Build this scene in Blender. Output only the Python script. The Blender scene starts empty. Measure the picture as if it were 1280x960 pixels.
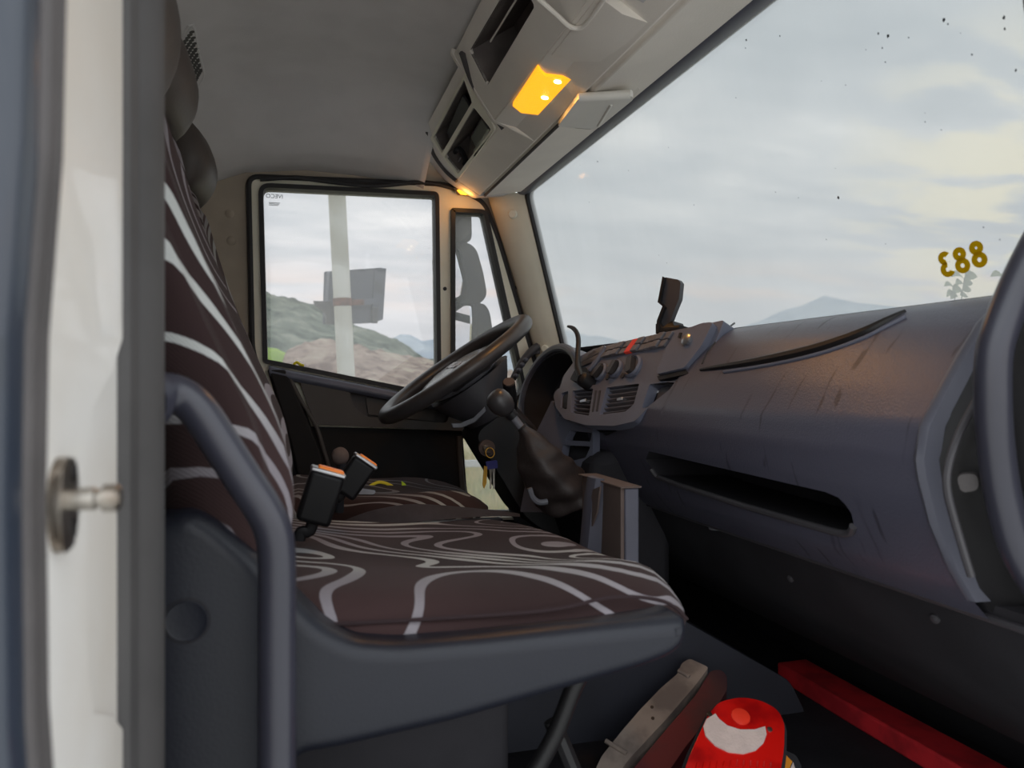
import bpy, bmesh, math, random
from mathutils import Vector, Matrix, noise
from mathutils.geometry import tessellate_polygon
random.seed(7)
sc = bpy.context.scene
COL = sc.collection

# ------------------------------------------------------------------ camera, sky, exposure
# axes: X = vehicle forward, Y = towards the driver's side, Z = up; the camera height is z = 0
FPX = 960.0
TH = math.atan2(280.0, 960.0)
RV = Vector((math.cos(TH), -math.sin(TH), 0)); FV = Vector((math.sin(TH), math.cos(TH), 0)); UV = Vector((0, 0, 1))
cd = bpy.data.cameras.new('camera'); cd.sensor_width = 36.0; cd.lens = 27.0; cd.clip_start = .02; cd.clip_end = 6000
cd.dof.use_dof = True; cd.dof.focus_distance = 1.7; cd.dof.aperture_fstop = 6.0
cam = bpy.data.objects.new('camera', cd); COL.objects.link(cam)
cam.location = (0, 0, 0); cam.rotation_euler = (math.pi/2, 0, -TH)
sc.camera = cam
vs = sc.view_settings; vs.view_transform = 'Standard'; vs.look = 'None'; vs.gamma = 1.0; vs.use_curve_mapping = False
vs.exposure = 0.0

def ray(px, py): return RV*((px-640)/FPX) + FV + UV*((480-py)/FPX)
def PX(px, py, X): d = ray(px, py); return d*(X/d.x)
def PY(px, py, Y): d = ray(px, py); return d*(Y/d.y)
def PZ(px, py, Z): d = ray(px, py); return d*(Z/d.z)
def PL(px, py, p0, n): d = ray(px, py); return d*(Vector(p0).dot(n)/d.dot(n))

def lin(r, g, b): 
    f = lambda c: (c/255/12.92) if c/255 <= .04045 else ((c/255+.055)/1.055)**2.4
    return (f(r), f(g), f(b), 1)

w = bpy.data.worlds.new('overcast_sky'); sc.world = w; w.use_nodes = True
nt = w.node_tree; N = nt.nodes; L = nt.links
for n_ in list(N): N.remove(n_)
def nd(nt, t, **k):
    n = nt.nodes.new(t)
    for a, b in k.items(): setattr(n, a, b)
    return n
def mth(nt, op, a, b=None, c=None):
    n = nt.nodes.new('ShaderNodeMath'); n.operation = op
    for i, v in enumerate((a, b, c)):
        if v is None: continue
        if isinstance(v, (int, float)): n.inputs[i].default_value = v
        else: nt.links.new(v, n.inputs[i])
    return n.outputs[0]
def mixc(nt, f, a, b, mode='MIX'):
    n = nt.nodes.new('ShaderNodeMix'); n.data_type = 'RGBA'; n.blend_type = mode
    for i, v in ((0, f), (6, a), (7, b)):
        if isinstance(v, (int, float, tuple, list)): n.inputs[i].default_value = v
        else: nt.links.new(v, n.inputs[i])
    return n.outputs[2]
def ramp(nt, fac, stops, interp='EASE'):
    n = nt.nodes.new('ShaderNodeValToRGB'); n.color_ramp.interpolation = interp
    e = n.color_ramp.elements
    while len(e) < len(stops): e.new(.5)
    for k, (p, c) in enumerate(stops):
        e[k].position = p; e[k].color = c if isinstance(c, (tuple, list)) else (c, c, c, 1)
    nt.links.new(fac, n.inputs[0]); return n.outputs[0]

tc = nd(nt, 'ShaderNodeTexCoord'); sx = nd(nt, 'ShaderNodeSeparateXYZ'); L.new(tc.outputs['Generated'], sx.inputs[0])
zz = mth(nt, 'MAXIMUM', sx.outputs[2], 0.0)
den = mth(nt, 'ADD', zz, .16)
cx = nd(nt, 'ShaderNodeCombineXYZ')
L.new(mth(nt, 'DIVIDE', sx.outputs[0], den), cx.inputs[0]); L.new(mth(nt, 'DIVIDE', sx.outputs[1], den), cx.inputs[1])
mp = nd(nt, 'ShaderNodeMapping'); mp.inputs['Rotation'].default_value = (0, 0, .5); mp.inputs['Scale'].default_value = (1.0, 1.9, 1); mp.inputs['Location'].default_value = (3.1, 1.7, 0)
L.new(cx.outputs[0], mp.inputs[0])
def wnoise(scale, detail, dist=0., rough=.5):
    n = nd(nt, 'ShaderNodeTexNoise'); n.inputs['Scale'].default_value = scale; n.inputs['Detail'].default_value = detail
    n.inputs['Distortion'].default_value = dist; n.inputs['Roughness'].default_value = rough
    L.new(mp.outputs[0], n.inputs['Vector']); return n.outputs['Fac']
n1 = wnoise(.9, 4, .4); n2 = wnoise(2.4, 6, .3)
cl = mth(nt, 'ADD', mth(nt, 'MULTIPLY', n1, .65), mth(nt, 'MULTIPLY', n2, .35))
skyc = ramp(nt, cl, [(.36, (.40, .45, .49, 1)), (.48, (.53, .57, .60, 1)), (.57, (.68, .70, .71, 1)), (.68, (.95, .94, .91, 1))], 'LINEAR')
hor = ramp(nt, zz, [(0., 1.), (.10, .85), (.22, .25), (.4, 0.)], 'LINEAR')
skyc = mixc(nt, mth(nt, 'MULTIPLY', hor, .75), skyc, (.70, .69, .71, 1))
band = ramp(nt, zz, [(0., 0.), (.085, .0), (.115, 1.), (.16, 0.)], 'LINEAR')
bn = wnoise(1.3, 3, .2)
skyc = mixc(nt, mth(nt, 'MULTIPLY', mth(nt, 'MULTIPLY', band, .5), ramp(nt, bn, [(.42, 0.), (.6, 1.)])), skyc, (.86, .68, .58, 1))
# thin place in the cloud deck ahead, where the low sun sits
gd = ray(1275, 235).normalized()
vm = nd(nt, 'ShaderNodeVectorMath', operation='DOT_PRODUCT'); L.new(tc.outputs['Generated'], vm.inputs[0]); vm.inputs[1].default_value = gd
gl = ramp(nt, vm.outputs['Value'], [(.980, 0.), (.992, .5), (.999, 1.)], 'LINEAR')
skyc = mixc(nt, mth(nt, 'MULTIPLY', gl, ramp(nt, n2, [(.44, 0.), (.56, 1.)])), skyc, (.92, .84, .62, 1))
zen = mth(nt, 'MULTIPLY_ADD', zz, .55, 1.0)
bg = nd(nt, 'ShaderNodeBackground'); L.new(skyc, bg.inputs[0]); L.new(mth(nt, 'MULTIPLY', zen, 2.6), bg.inputs[1])
wo = nd(nt, 'ShaderNodeOutputWorld'); L.new(bg.outputs[0], wo.inputs[0])

# ------------------------------------------------------------------ materials
MATS = {}
def mat(name, col, rough=.5, metal=0., spec=.5, var=.0, vscale=6., bump=0., bscale=300., var2=None, coat=0., emit=None, estr=0., alpha=None):
    m = bpy.data.materials.new(name); m.use_nodes = True; t = m.node_tree
    b = t.nodes['Principled BSDF']; b.inputs['Roughness'].default_value = rough; b.inputs['Metallic'].default_value = metal
    b.inputs['Specular IOR Level'].default_value = spec; b.inputs['Coat Weight'].default_value = coat
    c = lin(*col)
    tc = t.nodes.new('ShaderNodeTexCoord')
    if var or var2:
        n = t.nodes.new('ShaderNodeTexNoise'); n.inputs['Scale'].default_value = vscale; n.inputs['Detail'].default_value = 5
        t.links.new(tc.outputs['Object'], n.inputs['Vector'])
        c2 = lin(*var2) if var2 else tuple(min(1, v*(1-var)) for v in c[:3])+(1,)
        t.links.new(ramp(t, n.outputs['Fac'], [(.38, c), (.64, c2)]), b.inputs['Base Color'])
    else: b.inputs['Base Color'].default_value = c
    if bump:
        n = t.nodes.new('ShaderNodeTexNoise'); n.inputs['Scale'].default_value = bscale; n.inputs['Detail'].default_value = 2
        t.links.new(tc.outputs['Object'], n.inputs['Vector'])
        bp = t.nodes.new('ShaderNodeBump'); bp.inputs['Strength'].default_value = bump; bp.inputs['Distance'].default_value = .002
        t.links.new(n.outputs['Fac'], bp.inputs['Height']); t.links.new(bp.outputs[0], b.inputs['Normal'])
    if emit:
        b.inputs['Emission Color'].default_value = emit; b.inputs['Emission Strength'].default_value = estr
    MATS[name] = m; return m

def fabric(name, base, line, line2, scale, seed):
    m = bpy.data.materials.new(name); m.use_nodes = True; t = m.node_tree; b = t.nodes['Principled BSDF']
    b.inputs['Roughness'].default_value = .9; b.inputs['Specular IOR Level'].default_value = .15
    b.inputs['Sheen Weight'].default_value = .04
    tc = t.nodes.new('ShaderNodeTexCoord'); mp = t.nodes.new('ShaderNodeMapping'); mp.inputs['Location'].default_value = (seed, seed*1.7, seed*.3)
    t.links.new(tc.outputs['Object'], mp.inputs[0])
    def nz(sc_, det=0., dist=0., loc=None):
        n = t.nodes.new('ShaderNodeTexNoise'); n.inputs['Scale'].default_value = sc_; n.inputs['Detail'].default_value = det; n.inputs['Distortion'].default_value = dist
        t.links.new(mp.outputs[0], n.inputs['Vector']); return n.outputs['Fac']
    def off(v):
        n = t.nodes.new('ShaderNodeVectorMath'); n.operation = 'ADD'; n.inputs[1].default_value = v; t.links.new(mp.outputs[0], n.inputs[0])
        x = t.nodes.new('ShaderNodeTexNoise'); x.inputs['Scale'].default_value = scale; x.inputs['Detail'].default_value = 0; x.inputs['Distortion'].default_value = .25
        t.links.new(n.outputs[0], x.inputs['Vector'])
        dt = t.nodes.new('ShaderNodeVectorMath'); dt.operation = 'DOT_PRODUCT'; dt.inputs[1].default_value = (7.5, 6.5, 8.5); t.links.new(n.outputs[0], dt.inputs[0])
        return mth(t, 'MULTIPLY_ADD', x.outputs['Fac'], 5.6, dt.outputs['Value'])
    eps = .004; K = 1.55
    a = off((0, 0, 0)); gs = [mth(t, 'SUBTRACT', off(v), a) for v in ((eps, 0, 0), (0, eps, 0), (0, 0, eps))]
    cg = t.nodes.new('ShaderNodeCombineXYZ')
    for i, g_ in enumerate(gs): t.links.new(g_, cg.inputs[i])
    ln_ = t.nodes.new('ShaderNodeVectorMath'); ln_.operation = 'LENGTH'; t.links.new(cg.outputs[0], ln_.inputs[0])
    slope = mth(t, 'MAXIMUM', mth(t, 'MULTIPLY', ln_.outputs['Value'], K/eps), .6)
    f = mth(t, 'FRACT', mth(t, 'MULTIPLY', a, K))
    d = mth(t, 'DIVIDE', mth(t, 'ABSOLUTE', mth(t, 'SUBTRACT', f, .5)), slope)
    wid = mth(t, 'MULTIPLY_ADD', nz(scale*1.4), .0145, -.0012)
    k = ramp(t, mth(t, 'MULTIPLY', mth(t, 'SUBTRACT', wid, d), 100.), [(0., 0.), (.08, 1.)], 'LINEAR')
    shade = nz(2.2)
    lc = mixc(t, ramp(t, shade, [(.4, 0.), (.6, 1.)]), lin(*line), lin(*line2))
    bc = mixc(t, ramp(t, nz(3.1), [(.4, 0.), (.62, 1.)]), lin(*base), tuple(v*.62 for v in lin(*base)[:3])+(1,))
    c = mixc(t, k, bc, lc)
    wn = t.nodes.new('ShaderNodeTexWave'); wn.inputs['Scale'].default_value = 170; wn.bands_direction = 'DIAGONAL'; wn.inputs['Distortion'].default_value = 1.5
    t.links.new(tc.outputs['Object'], wn.inputs['Vector'])
    c = mixc(t, mth(t, 'MULTIPLY', wn.outputs['Fac'], .28), c, (0.01, .008, .009, 1))
    t.links.new(c, b.inputs['Base Color'])
    bp = t.nodes.new('ShaderNodeBump'); bp.inputs['Strength'].default_value = .25; bp.inputs['Distance'].default_value = .001
    t.links.new(wn.outputs['Fac'], bp.inputs['Height']); t.links.new(bp.outputs[0], b.inputs['Normal'])
    MATS[name] = m; return m

def glass(name, veil, tint=(1, 1, 1, 1), gloss=.05, streak=True):
    m = bpy.data.materials.new(name); m.use_nodes = True; t = m.node_tree
    for n in list(t.nodes): t.nodes.remove(n)
    o = t.nodes.new('ShaderNodeOutputMaterial'); tr = t.nodes.new('ShaderNodeBsdfTransparent'); tr.inputs[0].default_value = tint
    tl = t.nodes.new('ShaderNodeBsdfTranslucent'); tl.inputs[0].default_value = (.95, .96, .96, 1)
    gl = t.nodes.new('ShaderNodeBsdfGlossy'); gl.inputs['Roughness'].default_value = .02
    m1 = t.nodes.new('ShaderNodeMixShader'); m2 = t.nodes.new('ShaderNodeMixShader')
    tc = t.nodes.new('ShaderNodeTexCoord'); n = t.nodes.new('ShaderNodeTexNoise'); n.inputs['Scale'].default_value = 5; n.inputs['Detail'].default_value = 5
    mp = t.nodes.new('ShaderNodeMapping'); mp.inputs['Scale'].default_value = (1, 1, .45)
    t.links.new(tc.outputs['Object'], mp.inputs[0]); t.links.new(mp.outputs[0], n.inputs['Vector'])
    v = ramp(t, n.outputs['Fac'], [(.25, veil*.93), (.75, veil*1.06)])
    t.links.new(v, m1.inputs[0]); t.links.new(tr.outputs[0], m1.inputs[1]); t.links.new(tl.outputs[0], m1.inputs[2])
    m2.inputs[0].default_value = gloss; t.links.new(m1.outputs[0], m2.inputs[1]); t.links.new(gl.outputs[0], m2.inputs[2])
    t.links.new(m2.outputs[0], o.inputs[0]); MATS[name] = m; return m

mat('headliner', (212, 208, 206), .95, spec=.1, var=.05, vscale=9, bump=.4, bscale=500)
mat('trim_grey', (238, 230, 220), .8, spec=.25, var=.07, vscale=5, bump=.2)
mat('trim_cream', (242, 236, 218), .75, spec=.25, var=.06, vscale=7, bump=.25, bscale=600)
mat('pillar_brown', (176, 163, 148), .85, spec=.2, var=.1, vscale=8, bump=.3, bscale=500)
mat('trim_dark', (84, 80, 80), .7, spec=.3, var=.15, bump=.2)
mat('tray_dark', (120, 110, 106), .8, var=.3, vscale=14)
mat('white_paint', (228, 225, 221), .35, spec=.5, var2=(214, 207, 198), vscale=3.5, coat=.3)
mat('blue_grey_paint', (44, 51, 63), .35, var=.15, vscale=2, coat=.3)
mat('rubber', (40, 38, 40), .6, var=.3, vscale=12, bump=.1)
mat('rubber_grey', (80, 76, 76), .7, var=.2, vscale=16, bump=.15)
mat('rubber_light', (68, 66, 66), .7, var=.25, vscale=8)
mat('black_plastic', (30, 29, 31), .5, spec=.4, var=.2, vscale=9, bump=.15)
mat('soft_black', (48, 47, 51), .8, spec=.2, var=.2, vscale=9, bump=.15)
mat('seat_shell', (27, 29, 38), .42, spec=.35, var=.12, vscale=6, bump=.12)
mat('handle_paint', (50, 50, 60), .32, spec=.5, var=.1, vscale=5)
mat('handle_grey', (88, 89, 100), .4, spec=.5, var=.1, vscale=5)
mat('door_grey', (84, 79, 76), .6, spec=.35, var=.1, bump=.15)
mat('door_black', (44, 42, 42), .8, spec=.2, var=.2)
mat('fascia', (104, 107, 122), .42, spec=.45, var=.1, vscale=7, bump=.1)
mat('fascia_dark', (66, 64, 68), .5, var=.15)
mat('vent_dark', (26, 24, 25), .45, var=.1)
mat('knob', (60, 55, 54), .35, var=.15)
mat('silver', (175, 175, 178), .3, metal=.9)
mat('steel', (172, 166, 158), .28, metal=.95, var2=(122, 110, 98), vscale=30)
mat('rust', (120, 74, 58), .85, var2=(86, 52, 42), vscale=20, bump=.3, bscale=120)
mat('hazard_red', (214, 66, 52), .4, emit=lin(214, 60, 44), estr=.12)
mat('switch', (112, 110, 116), .35, var=.1)
mat('leather', (58, 50, 48), .5, spec=.4, var=.25, vscale=16, bump=.4, bscale=120)
mat('wheel_black', (62, 59, 60), .36, spec=.5, var=.12, vscale=10, bump=.06)
mat('hub_grey', (112, 112, 118), .22, spec=.5)
mat('letter_silver', (214, 214, 218), .25, metal=.6)
mat('belt', (54, 50, 54), .7, spec=.3, var=.2, vscale=30, bump=.3, bscale=500)
mat('buckle_black', (14, 13, 15), .5, spec=.25)
mat('buckle_orange', (255, 138, 48), .45)
mat('chrome', (215, 215, 215), .2, metal=1.)
mat('brass', (196, 150, 62), .4, metal=.8)
mat('blue_tag', (44, 48, 118), .45)
mat('hivis', (206, 226, 26), .6)
mat('yellow', (236, 218, 34), .5)
mat('olive_yellow', (176, 152, 8), .6, var2=(150, 140, 20), vscale=14)
mat('card_brown', (92, 78, 73), .85, var=.15, vscale=10)
mat('box_grey', (86, 86, 98), .6, var=.1)
mat('red_paint', (206, 44, 52), .55, spec=.4, var2=(160, 34, 42), vscale=14)
mat('lens_red', (206, 22, 16), .18, spec=.6, var2=(150, 10, 12), vscale=18, coat=.5)
mat('lens_dirty', (104, 30, 36), .6, var2=(70, 40, 44), vscale=10)
mat('lens_white', (214, 196, 190), .25, var=.1, vscale=40, bump=.5, bscale=260)
mat('dirt_grey', (150, 136, 126), .9, var2=(112, 100, 94), vscale=16, bump=.4, bscale=90)
mat('amber_lens', (232, 150, 40), .25)
mat('floor_mat', (38, 36, 41), .8, spec=.25, var=.3, vscale=12, bump=.4, bscale=140)
mat('floor_metal', (60, 60, 66), .6, spec=.4, var=.3, vscale=20, bump=.2, bscale=60)
mat('tunnel', (46, 48, 58), .6, var=.2)
mat('visor', (236, 232, 224), .7, var=.05)
mat('mirror_shell', (62, 62, 68), .6, var2=(88, 86, 86), vscale=7)
mat('mirror_glass', (225, 228, 232), .03, metal=1.)
mat('pole_paint', (206, 206, 198), .6, var2=(182, 180, 168), vscale=3)
mat('sign_shell', (84, 88, 102), .6, var=.15, vscale=5)
mat('slit', (40, 42, 48), .7)
mat('guard', (196, 200, 204), .45, metal=.3)
mat('print_dark', (36, 36, 42), .6)
mat('leaf', (150, 158, 116), .7, var=.2, vscale=20)
mat('straw', (196, 180, 122), .9, var2=(140, 146, 74), vscale=2)
fabric('seat_fabric', (64, 47, 47), (186, 188, 186), (140, 134, 140), 4.4, 2.3)
mat('pipe_fabric', (52, 42, 44), .9, spec=.1)
fabric('seat_fabric_side', (78, 62, 74), (158, 156, 162), (122, 116, 124), 3.6, 5.1)
fabric('driver_fabric', (70, 52, 50), (170, 170, 166), (136, 130, 130), 4.2, 8.4)
glass('windshield_glass', .20, (.50, .508, .508, 1), .008)
glass('side_glass', .10, (.64, .64, .645, 1), .025)
mat('headrest_skin', (76, 68, 64), .5, spec=.4, var=.2, vscale=9, bump=.2, bscale=200)
def sheet(name, col, tr):
    m = mat(name, col, .7); t = m.node_tree; b = t.nodes['Principled BSDF']; o = t.nodes['Material Output']
    tl = t.nodes.new('ShaderNodeBsdfTranslucent'); tl.inputs[0].default_value = lin(*col); mx = t.nodes.new('ShaderNodeMixShader'); mx.inputs[0].default_value = tr
    t.links.new(b.outputs[0], mx.inputs[1]); t.links.new(tl.outputs[0], mx.inputs[2]); t.links.new(mx.outputs[0], o.inputs[0])
sheet('olive_yellow', (214, 186, 10), .8)
sheet('leaf', (172, 180, 140), .6)

# dashboard skin: plastic with dusty water runs
m = mat('dash_skin', (78, 80, 94), .36, spec=.6, bump=.25, bscale=420)
t = m.node_tree; b = t.nodes['Principled BSDF']
tc_ = t.nodes.new('ShaderNodeTexCoord'); mp_ = t.nodes.new('ShaderNodeMapping'); mp_.inputs['Scale'].default_value = (2, 46, 1.8)
t.links.new(tc_.outputs['Object'], mp_.inputs[0])
wz = t.nodes.new('ShaderNodeTexNoise'); wz.inputs['Scale'].default_value = 9; wz.inputs['Detail'].default_value = 2
t.links.new(tc_.outputs['Object'], wz.inputs['Vector'])
av = t.nodes.new('ShaderNodeVectorMath'); av.operation = 'MULTIPLY_ADD'; av.inputs[1].default_value = (1.4, 1.4, 1.4)
t.links.new(wz.outputs['Color'], av.inputs[0]); t.links.new(mp_.outputs[0], av.inputs[2])
sn = t.nodes.new('ShaderNodeTexNoise'); sn.inputs['Scale'].default_value = 1.6; sn.inputs['Detail'].default_value = 1; t.links.new(av.outputs[0], sn.inputs['Vector'])
st = ramp(t, sn.outputs['Fac'], [(.66, 0.), (.71, 1.)])
lz = t.nodes.new('ShaderNodeTexNoise'); lz.inputs['Scale'].default_value = 5; t.links.new(tc_.outputs['Object'], lz.inputs['Vector'])
st2 = mth(t, 'MULTIPLY', st, ramp(t, lz.outputs['Fac'], [(.45, 0.), (.6, .75)]))
t.links.new(mixc(t, st2, lin(78, 78, 92), lin(42, 41, 50)), b.inputs['Base Color'])
t.links.new(mth(t, 'MULTIPLY_ADD', st2, .1, .36), b.inputs['Roughness'])

# ------------------------------------------------------------------ mesh helpers
class MB:
    def __init__(s): s.v = []; s.f = []
    def add(s, vs, fs):
        o = len(s.v); s.v += [Vector(p) for p in vs]; s.f += [tuple(i+o for i in f) for f in fs]; return s
def prism(outer, holes, org, u, v, n, d0, d1, mb=None):
    mb = mb or MB(); org, u, v, n = Vector(org), Vector(u), Vector(v), Vector(n)
    loops = [list(outer)] + [list(h) for h in (holes or [])]
    flat = [p for l in loops for p in l]
    tris = tessellate_polygon([[Vector((p[0], p[1], 0)) for p in l] for l in loops])
    k = len(flat)
    vs = [org+u*a+v*b_+n*d0 for a, b_ in flat] + [org+u*a+v*b_+n*d1 for a, b_ in flat]
    fs = []
    for tr in tris:
        a, b_, c = [Vector(flat[i]+(0,)) if len(flat[i]) == 2 else Vector(flat[i]) for i in tr]
        cr = (b_-a).cross(c-a).z
        tr = tuple(tr) if cr > 0 else tuple(reversed(tr))
        up = (u.cross(v).dot(n)*(d1-d0)) > 0
        top = tuple(i+k for i in tr); bot = tuple(reversed(tr))
        fs += [top, bot] if up else [tuple(reversed(top)), tuple(reversed(bot))]
    s = 0
    for l in loops:
        q = len(l)
        for i in range(q):
            j = (i+1) % q; fs.append((s+i, s+j, s+j+k, s+i+k))
        s += q
    mb.add(vs, fs); return mb
def rnd(pts, r=.02, n=5):
    out = []; q = len(pts)
    for i in range(q):
        p0, p, p1 = Vector(pts[i-1]), Vector(pts[i]), Vector(pts[(i+1) % q])
        rr = r[i] if isinstance(r, (list, tuple)) else r
        a = p+(p0-p).normalized()*min(rr, (p0-p).length*.48); c = p+(p1-p).normalized()*min(rr, (p1-p).length*.48)
        for k in range(n+1):
            s = k/n; out.append(tuple((a*(1-s)+p*s)*(1-s)+(p*(1-s)+c*s)*s))
    return out
def basis(n):
    n = Vector(n).normalized(); u = Vector((0, 1, 0)); u = (u-n*u.dot(n))
    if u.length < .3: u = Vector((1, 0, 0)); u = u-n*u.dot(n)
    u.normalize(); return u, n.cross(u).normalized(), n
def pixprism(pts, holes, p0, n, d0, d1, r=0, rh=0, mb=None):
    """polygon given by its outline on the real plane (p0, n); extruded from d0 to d1 along n"""
    u, v, n = basis(n); p0 = Vector(p0)
    def cv(l, rr):
        q = [PL(x, y, p0, n)-p0 for x, y in l]; q = [(a.dot(u), a.dot(v)) for a in q]
        return rnd(q, rr, 5) if rr else q
    return prism(cv(pts, r), [cv(h, rh) for h in (holes or [])], p0, u, v, n, d0, d1, mb)
def roundprism(poly, R, org, u, v, n, d0, d1, k=6):
    """prism whose front edge (at d1) is rolled over with radius R"""
    org, u, v, n = Vector(org), Vector(u), Vector(v), Vector(n); q = len(poly)
    sg = 1 if sum(poly[i-1][0]*poly[i][1]-poly[i][0]*poly[i-1][1] for i in range(q)) > 0 else -1
    def ins(d):
        out = []
        for i in range(q):
            a, b_, e = Vector(poly[i-1]), Vector(poly[i]), Vector(poly[(i+1) % q]); t_ = (e-a).normalized()
            out.append(b_+Vector((-t_.y, t_.x))*sg*d)
        return out
    lev = [(0, d0)]+[(R*(1-math.cos(t_)), d1-R+R*math.sin(t_)) for t_ in [math.pi/2*j/k for j in range(k+1)]]
    mb = MB(); rings = [[org+u*p[0]+v*p[1]+n*d for p in ins(i_)] for i_, d in lev]
    loft(rings, False, mb); last = ins(R); base = (len(lev)-1)*q
    mb.f += [tuple(base+i for i in tr) for tr in tessellate_polygon([[Vector((p[0], p[1], 0)) for p in last]])]
    mb.f += [tuple(tr) for tr in tessellate_polygon([[Vector((p[0], p[1], 0)) for p in poly]])]
    return mb
def ringprism(outer, inner, org, u, v, n, d0, d1):
    org, u, v, n = Vector(org), Vector(u), Vector(v), Vector(n); k = len(outer)
    vs = [org+u*a+v*b_+n*d for l, d in ((outer, d0), (inner, d0), (inner, d1), (outer, d1)) for a, b_ in l]
    fs = []
    for i in range(k):
        j = (i+1) % k
        for c in range(4): e = (c+1) % 4; fs.append((c*k+i, c*k+j, e*k+j, e*k+i))
    return MB().add(vs, fs)
def catmull(pts, k=6, closed=False):
    pts = [Vector(p) for p in pts]; out = []; q = len(pts)
    for i in range(q if closed else q-1):
        g = (lambda j: pts[j % q]) if closed else (lambda j: pts[max(0, min(q-1, j))])
        a, b_, c, d = g(i-1), g(i), g(i+1), g(i+2)
        for s in range(k):
            x = s/k
            out.append(.5*((2*b_)+(c-a)*x+(2*a-5*b_+4*c-d)*x*x+(3*b_-a-3*c+d)*x**3))
    if not closed: out.append(pts[-1])
    return out
def tube(path, r, seg=10, closed=False, mb=None, flat=(1, 1), up=None):
    mb = mb or MB(); path = [Vector(p) for p in path]; q = len(path)
    rs = r if isinstance(r, (list, tuple)) else [r]*q
    T = []
    for i in range(q):
        a = path[(i-1) % q] if closed else path[max(0, i-1)]; c = path[(i+1) % q] if closed else path[min(q-1, i+1)]
        T.append((c-a).normalized())
    ref = Vector(up) if up else (Vector((0, 0, 1)) if abs(T[0].z) < .9 else Vector((1, 0, 0)))
    nr = (ref-T[0]*ref.dot(T[0])).normalized(); vs = []
    for i in range(q):
        if up: nr = (ref-T[i]*ref.dot(T[i])); 
        else: nr = nr-T[i]*nr.dot(T[i])
        nr.normalize(); bn = T[i].cross(nr)
        for k in range(seg):
            a = 2*math.pi*k/seg; vs.append(path[i]+(nr*math.cos(a)*flat[0]+bn*math.sin(a)*flat[1])*rs[i])
    fs = []
    for i in range(q if closed else q-1):
        for k in range(seg):
            a = i*seg+k; b_ = i*seg+(k+1) % seg; j = ((i+1) % q)*seg
            fs.append((a, b_, j+(k+1) % seg, j+k))
    if not closed: fs += [tuple(reversed(range(seg))), tuple(range((q-1)*seg, q*seg))]
    mb.add(vs, fs); return mb
def loft(rings, cap=True, mb=None, open_=False):
    mb = mb or MB(); k = len(rings[0]); vs = [p for r in rings for p in r]; fs = []
    for i in range(len(rings)-1):
        for j in range(k-1 if open_ else k):
            a = i*k+j; b_ = i*k+(j+1) % k; fs.append((a, b_, b_+k, a+k))
    if cap and not open_: fs += [tuple(reversed(range(k))), tuple(range((len(rings)-1)*k, len(rings)*k))]
    mb.add(vs, fs); return mb
def lathe(prof, org, axis, seg=20, mb=None):
    axis = Vector(axis).normalized(); a = Vector((0, 0, 1)) if abs(axis.z) < .9 else Vector((1, 0, 0))
    u = (a-axis*a.dot(axis)).normalized(); v = axis.cross(u); org = Vector(org)
    rings = [[org+axis*h+(u*math.cos(2*math.pi*k/seg)+v*math.sin(2*math.pi*k/seg))*r for k in range(seg)] for r, h in prof]
    return loft(rings, True, mb)
def box(c, s, rot=None, mb=None):
    mb = mb or MB(); c = Vector(c); h = Vector(s)/2; R = rot or Matrix.Identity(3)
    vs = [c+R @ Vector((x*h.x, y*h.y, z*h.z)) for x in (-1, 1) for y in (-1, 1) for z in (-1, 1)]
    mb.add(vs, [(0, 1, 3, 2), (4, 6, 7, 5), (0, 4, 5, 1), (2, 3, 7, 6), (0, 2, 6, 4), (1, 5, 7, 3)]); return mb
def slab(a, b_, mb=None):
    a, b_ = Vector(a), Vector(b_); return box((a+b_)/2, [abs(x) for x in (b_-a)], None, mb)
def xz(poly, y0, y1, holes=None, mb=None): return prism(poly, holes, (0, 0, 0), (1, 0, 0), (0, 0, 1), (0, -1, 0), -y1, -y0, mb)
def O(name, mb, m, parent=None, smooth=35, bevel=0., sub=0, seg=2):
    me = bpy.data.meshes.new(name); me.from_pydata([tuple(p) for p in mb.v], [], mb.f); me.validate()
    bm = bmesh.new(); bm.from_mesh(me); bmesh.ops.recalc_face_normals(bm, faces=bm.faces); bm.to_mesh(me); bm.free()
    me.materials.append(MATS[m] if isinstance(m, str) else m)
    if smooth: 
        me.shade_smooth(); me.set_sharp_from_angle(angle=math.radians(smooth))
    o = bpy.data.objects.new(name, me); COL.objects.link(o)
    if bevel:
        md = o.modifiers.new('bevel', 'BEVEL'); md.width = bevel; md.segments = seg; md.limit_method = 'ANGLE'; md.angle_limit = math.radians(40); md.harden_normals = False
    if sub:
        md = o.modifiers.new('subdivision', 'SUBSURF'); md.levels = sub; md.render_levels = sub
    if parent is not None:
        o.parent = parent; o.matrix_parent_inverse = Matrix.Translation(-ORG.get(parent.name, Vector()))
    return o
ORG = {}
def thing(name, label, cat, loc, group=None, kind=None):
    o = bpy.data.objects.new(name, None); COL.objects.link(o); o.location = loc; o.empty_display_size = .05
    ORG[o.name] = Vector(loc); return tag(o, label, cat, group, kind)
def tag(o, label, cat, group=None, kind=None):
    o['label'] = label; o['category'] = cat
    if group: o['group'] = group
    if kind: o['kind'] = kind
    return o
def struct(o, label, cat): return tag(o, label, cat, None, 'structure')
def dup(src, off, label=None):
    r = src.copy(); COL.objects.link(r); r.location = src.location+Vector(off)
    if label: r['label'] = label
    for ch in list(src.children):
        c = ch.copy(); COL.objects.link(c); c.parent = r
        for g in list(ch.children):
            d = g.copy(); COL.objects.link(d); d.parent = c
    return r
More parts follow.
